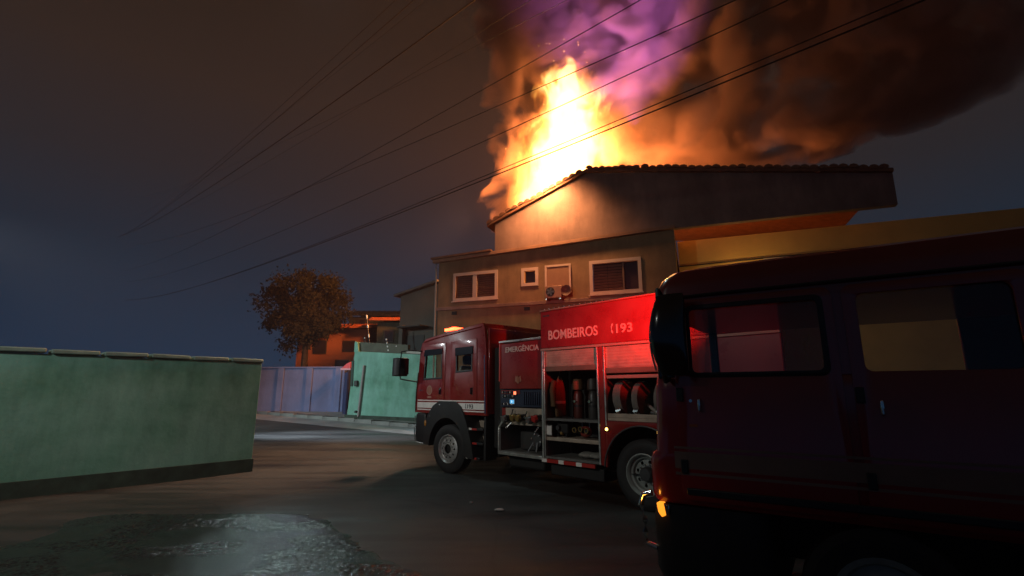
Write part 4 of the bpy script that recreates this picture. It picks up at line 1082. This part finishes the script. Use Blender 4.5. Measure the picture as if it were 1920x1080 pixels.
lamp('violet_smoke_light', 'SPOT', HWp(7.6, -1.6, 9.9), 15000, (0.58, 0.21, 1.0), 0.15, aim=HWp(qv[0], 3.4, qv[1]), cone=54)  # added violet spot that tints the upper smoke; no strobe stands here
rnd = random.Random(5)
em_ = M()
for k in range(30):
    z = FZ0 + 0.5 + 6.5 * rnd.random() ** 0.8
    c, h = lerp_rows(FR, min(z, FZ1))
    p = HWp(c + rnd.gauss(0, 0.5 * h + 0.5), 0.9 + rnd.random() * 1.2, z)
    r_ = rnd.uniform(0.005, 0.011)
    bmesh.ops.create_icosphere(em_.bm, subdivisions=1, radius=r_, matrix=Matrix.Translation(p))
em_ = obj('embers', em_, glow('ember glow', (1.0, 0.42, 0.10), 14))
em_['kind'] = 'stuff'; em_['label'] = 'tiny glowing embers flying up around the flames'
# smoke
SY = 4.6
sl = [(430, 905, 990), (400, 900, 1130), (375, 905, 1600), (330, 910, 1950), (290, 905, 2150), (250, 900, 2250), (200, 896, 2300), (150, 890, 2320), (100, 875, 2340), (40, 850, 2360), (-40, 830, 2360), (-120, 850, 2340), (-220, 900, 2250), (-320, 1100, 2000)]
SR = []
for y, a, b in sl:
    xa, z = hpix(a, y, SY); xb, _ = hpix(b, y, SY)
    SR.append((z, (xa + xb) / 2, (xb - xa) / 2))
SZ0, SZ1 = SR[0][0], SR[-1][0]
def smoke_mat():
    m, n, l = vol_base('smoke')
    t = n.new('ShaderNodeTexCoord')
    nz = n.new('ShaderNodeTexNoise'); nz.inputs['Scale'].default_value = 0.38; nz.inputs['Detail'].default_value = 5; nz.inputs['Roughness'].default_value = 0.55; nz.inputs['Distortion'].default_value = 0.9
    l.new(t.outputs['Object'], nz.inputs['Vector'])
    vo = n.new('ShaderNodeTexVoronoi'); vo.feature = 'SMOOTH_F1'; vo.inputs['Scale'].default_value = 0.75; vo.inputs['Smoothness'].default_value = 0.6
    wv = n.new('ShaderNodeMixRGB'); wv.blend_type = 'ADD'; wv.inputs[0].default_value = 0.9
    l.new(t.outputs['Object'], wv.inputs[1]); l.new(nz.outputs['Color'], wv.inputs[2]); l.new(wv.outputs[0], vo.inputs['Vector'])
    sp = n.new('ShaderNodeSeparateXYZ'); l.new(t.outputs['Object'], sp.inputs[0])
    SH = SZ1 - SZ0
    zn = mth(n, l, 'DIVIDE', sp.outputs['Z'], SH, True)
    cx = curve_node(n, l, zn, [((z - SZ0) / SH, (c - so[0] + 25) / 50) for z, c, h in SR])
    hw = curve_node(n, l, zn, [((z - SZ0) / SH, h / 25) for z, c, h in SR])
    cx = mth(n, l, 'SUBTRACT', mth(n, l, 'MULTIPLY', cx, 50.0), 25.0)
    hw = mth(n, l, 'MULTIPLY', hw, 25.0)
    # distance in from the rim of the plume, in metres
    inn = mth(n, l, 'SUBTRACT', hw, mth(n, l, 'ABSOLUTE', mth(n, l, 'SUBTRACT', sp.outputs['X'], cx)))
    rim = mth(n, l, 'SUBTRACT', 1.0, mth(n, l, 'MULTIPLY', inn, 0.5), True)
    dep = mth(n, l, 'MULTIPLY', mth(n, l, 'ABSOLUTE', sp.outputs['Y']), 0.33)
    dep = mth(n, l, 'MULTIPLY', dep, dep)
    v = mth(n, l, 'ADD', nz.outputs['Fac'], mth(n, l, 'MULTIPLY', mth(n, l, 'SUBTRACT', 0.55, vo.outputs['Distance']), 0.42))
    v = mth(n, l, 'SUBTRACT', v, mth(n, l, 'ADD', 0.44, mth(n, l, 'ADD', mth(n, l, 'MULTIPLY', rim, 0.31), mth(n, l, 'MULTIPLY', dep, 0.12))))
    d = mth(n, l, 'MULTIPLY', v, 9.0, True)
    d = mth(n, l, 'ADD', mth(n, l, 'MULTIPLY', d, 1.1), 0.004)
    pv = n.new('ShaderNodeVolumePrincipled')
    pv.inputs['Color'].default_value = (0.82, 0.50, 0.42, 1); pv.inputs['Anisotropy'].default_value = 0.1
    l.new(d, pv.inputs['Density'])
    l.new(pv.outputs[0], n['Material Output'].inputs['Volume'])
    try: m.cycles.volume_step_rate = 0.2
    except Exception: pass
    return m
so = (6.0, SY, SZ0)
smoke = obj('smoke', hull(SR, SY, lambda h: min(3.2, 0.5 + h * 0.7), 44, 72, 1.0, 0.10, 0.45, 8.1, so), smoke_mat(), None, HWp(*so), HRZ)
smoke['label'] = 'thick brown and orange smoke plume drifting right from the burning roof'
smoke['kind'] = 'stuff'

# ================================================================ OTHER BUILDINGS AND WALLS
# grey annex left of the burning house
AN = thing('house', 'low grey house with dark sloping roof left of the burning house', 'house', (0, 0, 0))
ANM = mat('grey render', (0.055, 0.048, 0.04), 0.9, var=0.25, vscale=0.9, bump=0.2, bscale=20)
a0, a1 = at_y(752, 552, 23.2), at_y(826, 527, 22.0)
dv = (a1 - a0); dv.z = 0; dl = dv.length; dv.normalize()
nvv = Vector((-dv.y, dv.x, 0))
def anf(a, b, d): return a0 * 1 + dv * a + nvv * d + Vector((0, 0, b - a0.z))
obj('wall', M().prism([(0, 0), (dl, 0), (dl, a1.z - 0.1), (0, a0.z - 0.1)], anf, 0.0, 5), ANM, AN)
obj('roof', M().prism([(-0.25, a0.z - 0.12), (dl, a1.z - 0.06), (dl, a1.z + 0.04), (-0.25, a0.z - 0.02)], anf, -0.25, 5.2), mat('dark sheet roof', (0.05, 0.045, 0.04), 0.7, var=0.2), AN)
obj('doorway', M().box(0, 1.1, 0, 0.05, 0, 2.0), DARK, AN, loc=anf(0.45, 2.3, -0.03), rz=math.atan2(dv.y, dv.x))
obj('pillar', M().box(0, 0.22, -0.25, 0.0, 0, 4.2), ANM, AN, loc=anf(0.25, 0.6, -0.05), rz=math.atan2(dv.y, dv.x))
obj('awning', M().box(0, 1.4, -0.6, 0.0, 0, 0.08), DARK, AN, loc=anf(0.4, 4.62, -0.03), rz=math.atan2(dv.y, dv.x), bevel=0.02)
# mint green wall
GRN = mat('mint green painted render', (0.22, 0.47, 0.38), 0.8, dark=(0.11, 0.30, 0.21), vscale=0.75, bump=0.3, bscale=14, dpos=(0.34, 0.56), streak=0.22)
g0, g1 = at_y(649, 783, 21.5), at_y(930, 802, 19.0)
gd = g1 - g0; gd.z = 0; gl = gd.length; gd.normalize(); gn = Vector((-gd.y, gd.x, 0))
if gn.y < 0: gn = -gn
def gpx(x, y):
    q = on_plane(x, y, g0, gn) - g0
    return q.dot(gd), q.z + g0.z
GW = thing('boundary_wall', 'mint green rendered wall with stains and a pipe left of the fire truck', 'wall', (g0.x, g0.y, 0), math.atan2(gd.y, gd.x))
gf = lambda a, b, d: (a, d, b)
poly = [gpx(649, 783), gpx(930, 802), gpx(930, 671), gpx(762, 663.5), gpx(672, 659)]
poly[0] = (poly[0][0], poly[0][1] - 0.4); poly[1] = (poly[1][0], poly[1][1] - 0.6)
obj('wall_face', M().prism(poly + [(gpx(665, 659)[0], gpx(665, 659)[1])], gf, 0.0, 0.25), GRN, GW, bevel=0.01)
pp = [gpx(664, 660), gpx(673, 660), gpx(671, 642), gpx(666, 640)]
obj('end_pillar', M().prism(pp, gf, -0.02, 0.28), GRN, GW, bevel=0.01)
wtop = [gpx(673, 641), gpx(762, 646), gpx(762, 663), gpx(673, 658.5)]
obj('wall_extension', M().prism(wtop, gf, 0.1, 0.3), mat('bare dark render', (0.10, 0.105, 0.08), 0.9, var=0.25, vscale=2), GW)
pe = [gpx(763, 657), gpx(792, 659), gpx(792, 664), gpx(763, 662.5)]
obj('coping', M().prism(pe, gf, -0.03, 0.28), mat('pale coping', (0.42, 0.40, 0.36), 0.8, var=0.15), GW)
pa, pb = gpx(684, 685), gpx(673, 781)
obj('drain_pipe', M().tube([(pa[0], -0.05, pa[1]), ((pa[0] + pb[0]) / 2, -0.05, (pa[1] + pb[1]) / 2), (pb[0], -0.05, pb[1])], 0.05), mat('faded grey pipe', (0.30, 0.27, 0.27), 0.6, var=0.2), GW)
sa, sb = gpx(664, 676), gpx(658, 724)
obj('slot', M().prism([sa, (sa[0] - 0.11, sa[1] - 0.02), (sb[0] - 0.02, sb[1]), (sb[0] + 0.1, sb[1])], gf, -0.03, -0.002), mat('dark green board', (0.03, 0.06, 0.05), 0.8), GW)
mc = gpx(669, 719)
mtb = obj('meter_box', M().box(mc[0] - 0.09, mc[0] + 0.09, -0.10, -0.002, mc[1] - 0.12, mc[1] + 0.12), mat('dark meter', (0.03, 0.035, 0.035), 0.6), GW, bevel=0.03)
mc = gpx(669, 772)
obj('tap', M().cyl((mc[0], -0.002, mc[1]), (mc[0], -0.12, mc[1]), 0.05, n=12), mat('dark meter', (0.03, 0.035, 0.035), 0.6), GW)
# moss and dirt at the foot
obj('foot_course', M().prism([(gpx(648, 783)[0] - 0.05, ground_z(g0.x, g0.y) - 0.1), (gl, ground_z(g1.x, g1.y) - 0.2), (gl, ground_z(g1.x, g1.y) + 0.28), (gpx(648, 783)[0] - 0.05, ground_z(g0.x, g0.y) + 0.26)], gf, -0.035, -0.003), mat('mossy plinth', (0.035, 0.06, 0.045), 0.9, var=0.5, vscale=3), GW)
# electric fence posts on the wall
def fence_post(b, tpt, label, ins):
    xb_, zb_ = gpx(*b); xt, zt = gpx(*tpt)
    t = thing('electric_fence_post', label, 'fence post', Vector((g0.x, g0.y, 0)) + gd * xb_ + gn * 0.12 + Vector((0, 0, zb_)), math.atan2(gd.y, gd.x), 'electric fence posts on the green wall')
    obj('rod', M().cyl((0, 0, -0.05), (xt - xb_, 0, zt - zb_), 0.016, n=8), GREYP, t)
    for k in range(ins):
        f = (k + 0.7) / ins
        obj('insulator', M().cyl(((xt - xb_) * (f - 0.05), 0, (zt - zb_) * (f - 0.05)), ((xt - xb_) * (f + 0.05), 0, (zt - zb_) * (f + 0.05)), 0.034, n=10), mat('white insulator', (0.7, 0.7, 0.68), 0.4), t)
fence_post((726, 661), (721, 634), 'slanting post with four white insulators on the green wall', 4)
fence_post((739, 662), (741, 643), 'short plain upright rod on top of the green wall', 1)
fence_post((682, 641), (680, 630), 'stubby pale rod near the left end of the green wall', 1)
fence_post((690, 642), (684, 588), 'tall bent post at the left end of the green wall', 3)
# lilac wall further left
LIL = mat('lilac painted wall', (0.15, 0.18, 0.36), 0.8, var=0.2, vscale=0.7, bump=0.2, bscale=14, streak=0.15)
l0, l1 = at_y(462, 770, 24.5), at_y(641, 772, 24.0)
ld = l1 - l0; ld.z = 0; ll = ld.length; ld.normalize()
LW = thing('boundary_wall', 'lilac blue painted wall across the street left of the mint green wall', 'wall', (l0.x, l0.y, 0), math.atan2(ld.y, ld.x))
zt = at_y(630, 690, 24.0).z
obj('wall_face', M().box(0, ll, 0, 0.22, ground_z(0, 24) - 0.3, zt), LIL, LW, bevel=0.01)
obj('coping', M().box(-0.05, ll + 0.03, -0.05, 0.27, zt + 0.002, zt + 0.07), LIL, LW, bevel=0.01)
for k in range(4):
    obj('pier', M().box(ll * k / 3.3, ll * k / 3.3 + 0.3, -0.06, -0.002, ground_z(0, 24) - 0.3, zt - 0.003), LIL, LW, bevel=0.01)
# dark gap between the two walls, drawn as navy sheets
n0, n1 = at_y(641, 775, 23.2), at_y(652, 775, 22.6)
NG = thing('dark_gap', 'narrow dark gap between the lilac and green walls drawn as navy sheets', 'dark_gap', (n0.x, n0.y, ground_z(n0.x, n0.y)), math.atan2(n1.y - n0.y, n1.x - n0.x))
for k in range(4):
    obj('gap_sheet', M().box(k * 0.11, k * 0.11 + 0.1, 0, 0.04, 0.05, at_y(646, 700, 23).z - 0.6), mat('navy gap tone', (0.02, 0.035, 0.11), 0.5, var=0.2), NG, bevel=0.006)
obj('gap_edge', M().box(0.44, 0.5, -0.03, 0.05, 0.0, at_y(646, 700, 23).z - 0.55), mat('navy gap tone', (0.02, 0.035, 0.11), 0.5), NG)
# small pink awning
q = at_y(651, 688, 23.6)
AW = thing('awning', 'small pink and white awning above the dark blue gap', 'awning', q, 0.1)
PK = mat('pink awning cloth', (0.55, 0.12, 0.18), 0.7, var=0.1)
obj('cloth', M().prism([(-0.2, -0.1), (0.22, -0.1), (0.22, 0.22), (0.05, 0.14)], gf, -0.35, 0.0), PK, AW, bevel=0.01)
obj('valance', M().box(-0.22, 0.24, -0.37, -0.352, -0.16, -0.08), mat('pale lilac cloth', (0.55, 0.42, 0.60), 0.7), AW)
# houses up the street
TER = mat('salmon render', (0.36, 0.13, 0.07), 0.85, var=0.2, vscale=0.6, bump=0.2, bscale=14)
OTILE = mat('orange clay tiles', (0.50, 0.12, 0.035), 0.75, var=0.3, vscale=3, bump=0.4, bscale=16)
def small_house(label, px0, px1, py_eave, Y, wallm, roofm, rise, wins_, depth=6, tiles=10):
    p0, p1 = at_y(px0, py_eave, Y), at_y(px1, py_eave, Y)
    wd = p1.x - p0.x
    gz_ = ground_z(p0.x, Y) - 0.3
    h = thing('house', label, 'house', (p0.x, Y, 0))
    obj('wall', M().box(0, wd, 0, depth, gz_, p0.z), wallm, h)
    m = M().prism([(-0.5, p0.z), (depth / 2, p0.z + rise), (depth + 0.5, p0.z), (depth + 0.5, p0.z + 0.09), (depth / 2, p0.z + rise + 0.09), (-0.5, p0.z + 0.09)], lambda a, b, d: (d, a, b), -0.35, wd + 0.35)
    rf = obj('roof', m, roofm, h)
    n = max(3, int(wd / 0.32))
    base = None
    for k in range(min(n, 40)):
        x = -0.2 + (wd + 0.4) * k / (n - 1)
        if base is None:
            o = obj('roof_tile', M().cyl((0, -0.5, p0.z + 0.10), (0, depth / 2, p0.z + rise + 0.10), 0.07, n=8), roofm, rf); base = o.data
        else:
            o = bpy.data.objects.new('roof_tile', base); COL.objects.link(o); o.parent = rf
        o.location = (x, 0, 0)
    for (xa, xb, ya, yb) in wins_:
        qa, qb = at_y(xa, ya, Y - 0.03), at_y(xb, yb, Y - 0.03)
        w = obj('window', M().box(qa.x - p0.x - 0.05, qb.x - p0.x + 0.05, -0.05, -0.002, qb.z - 0.05, qa.z + 0.05), FRAMEM if False else mat('dark window frame', (0.06, 0.04, 0.03), 0.6), h, bevel=0.01)
        obj('pane', M().box(qa.x - p0.x, qb.x - p0.x, -0.07, -0.052, qb.z, qa.z), WINDARK, w)
    return h
small_house('salmon coloured house with orange tiled roof and dark windows behind the lilac wall', 560, 690, 617, 28.0, TER, OTILE, 0.55, [(645, 664, 640, 658), (630, 652, 676, 688), (590, 610, 640, 662)])
small_house('dim house with bright orange roof edge behind the green wall', 708, 772, 603, 27.0, mat('dark olive render', (0.06, 0.06, 0.04), 0.9, var=0.3), OTILE, 0.45, [(722, 736, 620, 640)], depth=5)
small_house('dark roofed house far behind the orange roofs', 655, 760, 594, 36.0, mat('dark blue grey render', (0.05, 0.055, 0.06), 0.9, var=0.2), mat('dark slate', (0.03, 0.032, 0.036), 0.7), 0.8, [(675, 684, 600, 608)])
# yellow house right of the burning house
YEL = mat('ochre plaster', (0.58, 0.36, 0.10), 0.85, var=0.15, vscale=0.8, bump=0.2, bscale=16)
YH = thing('house', 'ochre yellow neighbouring house wall right of the burning house', 'house', HWp(8.56, 1.4, 0), HRZ)
obj('wall', M().box(0, 16, 0, 5, 0, 6.85), YEL, YH)
obj('wall_cable', M().tube([(0.0, -0.03, 5.95), (2.0, -0.03, 5.99), (6.6, -0.03, 6.08)], 0.02), BLACKP, YH)
wy = obj('window', M().box(2.6, 4.4, -0.05, -0.002, 4.9, 6.0), FRAMEM, YH, bevel=0.01)
obj('pane', M().box(2.68, 3.47, -0.065, -0.052, 4.98, 5.92), WINDARK, wy); obj('pane', M().box(3.53, 4.32, -0.065, -0.052, 4.98, 5.92), WINDARK, wy)
wl_ = thing('added_wall_lamp', 'added lamp out of view that warms the ochre neighbouring house wall', 'added lamp', HWp(10.6, 1.38, 5.0), HRZ)  # made-up fixture, added so that the ochre wall looks lit
obj('bracket', M().box(-0.05, 0.05, -0.10, 0.0, -0.05, 0.05), BLACKP, wl_, bevel=0.008)
obj('lamp_glass', M().ball((0, -0.15, 0.0), 0.07, (1, 1, 1.2)), glow('warm lamp glass', (1.0, 0.55, 0.15), 5), wl_)
lamp('ochre_wall_fill_light', 'POINT', HWp(10.6, 0.75, 5.0), 45, (1.0, 0.60, 0.20), 0.08)  # added light for the ochre wall
# near mint wall at the left corner of the crossing
c0, c1 = on_ground(80, 930), on_ground(470, 884)
cd = c1 - c0; cd.z = 0; cl = cd.length; cd.normalize()
CW = thing('boundary_wall', 'long mint green corner wall at the near left side of the crossing', 'wall', (c0.x, c0.y, 0), math.atan2(cd.y, cd.x))
zt = 2.4
obj('wall_face', M().box(-4, cl, 0.0, 0.25, -0.1, zt), GRN, CW, bevel=0.01)
cm_ = None
nst = int((cl + 4) / 0.7)
for k in range(nst):
    if cm_ is None:
        o = obj('coping_stone', M().box(-0.34, 0.34, -0.06, 0.31, 0.0, 0.08), mat('weathered coping', (0.20, 0.30, 0.26), 0.85, var=0.35, vscale=2.5, bump=0.4, bscale=16), CW, bevel=0.02); cm_ = o.data
    else:
        o = bpy.data.objects.new('coping_stone', cm_); COL.objects.link(o); o.parent = CW
        b_ = o.modifiers.new('bevel', 'BEVEL'); b_.width = 0.02; b_.segments = 2
    o.location = (-4 + (cl + 4.04) * (k + 0.5) / nst, random.uniform(-0.012, 0.012), zt + 0.002 + random.uniform(0, 0.012))
    o.rotation_euler = (random.uniform(-0.015, 0.015), random.uniform(-0.012, 0.012), random.uniform(-0.02, 0.02))
obj('plinth', M().box(-4, cl + 0.02, -0.035, -0.002, -0.1, 0.28), mat('mossy plinth', (0.035, 0.06, 0.045), 0.9, var=0.5, vscale=3), CW)

# ================================================================ TREES
LEAF = mat('night foliage', (0.008, 0.009, 0.004), 0.9, var=0.45, vscale=0.9)
BARK = mat('bark', (0.07, 0.05, 0.035), 0.9, var=0.3, vscale=5, bump=0.5, bscale=14)
def tree(label, base, height, crown_c, crown_r, nleaf, size, seed, group=None):
    rnd = random.Random(seed)
    t = thing('tree', label, 'tree', base, 0, group)
    b = Vector(base)
    m = M()
    cc = Vector(crown_c) - b
    m.tube([(0, 0, -0.1), (0.05, 0.02, cc.z * 0.35), (cc.x * 0.5, cc.y * 0.5, cc.z * 0.75), (cc.x, cc.y, cc.z)], [0.22, 0.18, 0.13, 0.06], 10)
    for k in range(7):
        a = k * 0.9 + rnd.random()
        st = Vector((cc.x * 0.4, cc.y * 0.4, cc.z * (0.55 + 0.05 * k)))
        en = cc + Vector((crown_r[0] * 0.7 * math.cos(a), crown_r[1] * 0.7 * math.sin(a), crown_r[2] * rnd.uniform(-0.4, 0.6)))
        m.tube([st, st.lerp(en, 0.5) + Vector((0, 0, 0.2)), en], [0.08, 0.05, 0.02], 7)
    obj('trunk', m, BARK, t)
    bmv = bmesh.new()
    clumps = []
    for k in range(70):
        v = Vector((rnd.gauss(0, 1), rnd.gauss(0, 1), rnd.gauss(0, 1))).normalized() * rnd.uniform(0.35, 1.12)
        clumps.append((cc + Vector((v.x * crown_r[0], v.y * crown_r[1], v.z * crown_r[2])), rnd.uniform(0.10, 0.32) * crown_r[0]))
    for k in range(nleaf):
        c, r = clumps[rnd.randrange(len(clumps))]
        p = c + Vector((rnd.gauss(0, 0.5), rnd.gauss(0, 0.5), rnd.gauss(0, 0.45))) * r
        u = Vector((rnd.gauss(0, 1), rnd.gauss(0, 1), rnd.gauss(0, 1))).normalized()
        w = u.orthogonal().normalized()
        s = size * rnd.uniform(0.6, 1.3)
        bmv.faces.new([bmv.verts.new(p + d) for d in (-u * s, w * s * 0.45, u * s, -w * s * 0.45)])
    mm = M(); mm.bm.free(); mm.bm = bmv
    cr_ = obj('crown', mm, LEAF, t, smooth=False)
    cr_['kind'] = 'stuff'
tb = at_y(578, 580, 26.0)
tree('tall dark round tree behind the lilac wall at the left', (tb.x, 26.0, ground_z(0, 26)), 8, (tb.x, 26.0, tb.z), (2.05, 2.0, 1.9), 15000, 0.10, 11)
# ================================================================ POWER LINES
CABLE = mat('black cable', (0.010, 0.008, 0.008), 0.6)
wire_px = [((616, 117), (742, 0), 0.012, 7.0), ((616, 139), (776, 0), 0.016, 7.0), ((640, 128), (790, 8), 0.008, 7.2),
           ((616, 198), (890, 0), 0.022, 7.0), ((690, 190), (960, 22), 0.009, 7.3), ((727, 170), (1008, 28), 0.009, 7.3), ((783, 237), (1064, 78), 0.015, 7.6),
           ((846, 237), (1223, 70), 0.014, 8.0), ((764, 330), (1208, 126), 0.015, 8.3), ((764, 389), (1246, 189), 0.016, 8.6), ((764, 394), (1283, 185), 0.022, 8.6)]
names = ['thin black power line nearest the top left corner of the sky', 'thick blurred power line just below the topmost one at upper left', 'faint thin power line between the two heavy ones at upper left',
         'heaviest black cable crossing the upper left sky', 'faint power line passing just under the heaviest cable', 'second faint power line under the heaviest cable, in front of the smoke',
         'power line crossing the smoke well above the flames', 'power line that passes the tip of the flames', 'power line crossing the middle of the flames',
         'upper of the two close cables crossing the base of the flames', 'lower thicker of the two close cables crossing the base of the flames']
un = Vector((0.71574, 0.69836, 0))
for (pa, pb, rad, off), lab in zip(wire_px, names):
    P0 = on_plane(*pa, un * off, un); P1 = on_plane(*pb, un * off, un)
    d = (P1 - P0)
    hl = math.hypot(d.x, d.y)
    dirh = Vector((d.x / hl, d.y / hl, 0)); slope = d.z / hl
    pts = []
    mid = (P0 + P1) / 2
    for k in range(41):
        s_ = -78 + 100 * k / 40
        sag = 0.0006 * (s_ * s_ - (hl / 2) ** 2)
        sl_ = slope if s_ > -8 else slope
        pts.append(mid + dirh * s_ + Vector((0, 0, slope * s_ + sag)))
    o = obj('power_line', M().tube(pts, rad * (0.85 if rad > 0.011 and pa[1] < 200 else 0.65), 6), CABLE)
    tag(o, lab, 'power line', 'power lines over the street')

# ================================================================ SMALL THINGS
lp = on_ground(937, 958)
t = thing('litter', 'crumpled white scrap lying on the dark road before the truck', 'litter', lp, 0.4)
m = M(); bmesh.ops.create_icosphere(m.bm, subdivisions=2, radius=0.05)
for v in m.bm.verts:
    v.co = v.co * (1 + 0.5 * noise.noise(v.co * 30)); v.co.z = v.co.z * 0.35 + 0.02; v.co.x *= 1.5
obj('scrap', m, mat('scrap paper', (0.45, 0.43, 0.40), 0.7, var=0.2), t, smooth=False)
lp = on_ground(883, 944)
t = thing('pebble', 'small grey stone on the road left of the white scrap', 'stone', lp, 0.4)
m = M(); bmesh.ops.create_icosphere(m.bm, subdivisions=2, radius=0.03)
for v in m.bm.verts:
    v.co = v.co * (1 + 0.4 * noise.noise(v.co * 30)); v.co.z = v.co.z * 0.6 + 0.015
obj('stone', m, CEMENT, t, smooth=False)

# ================================================================ NIGHT HAZE LIT BY THE FIRE
hz = bpy.data.materials.new('night haze')
hz.use_nodes = True
hn, hl_ = hz.node_tree.nodes, hz.node_tree.links
hn.remove(hn['Principled BSDF'])
pv = hn.new('ShaderNodeVolumePrincipled')
pv.inputs['Color'].default_value = (0.82, 0.64, 0.70, 1)
pv.inputs['Density'].default_value = 0.0015
hl_.new(pv.outputs[0], hn['Material Output'].inputs['Volume'])
hzo = obj('haze', M().box(-121, 121, -41, 151, -1.2, 34), hz, smooth=False)
hzo['kind'] = 'stuff'
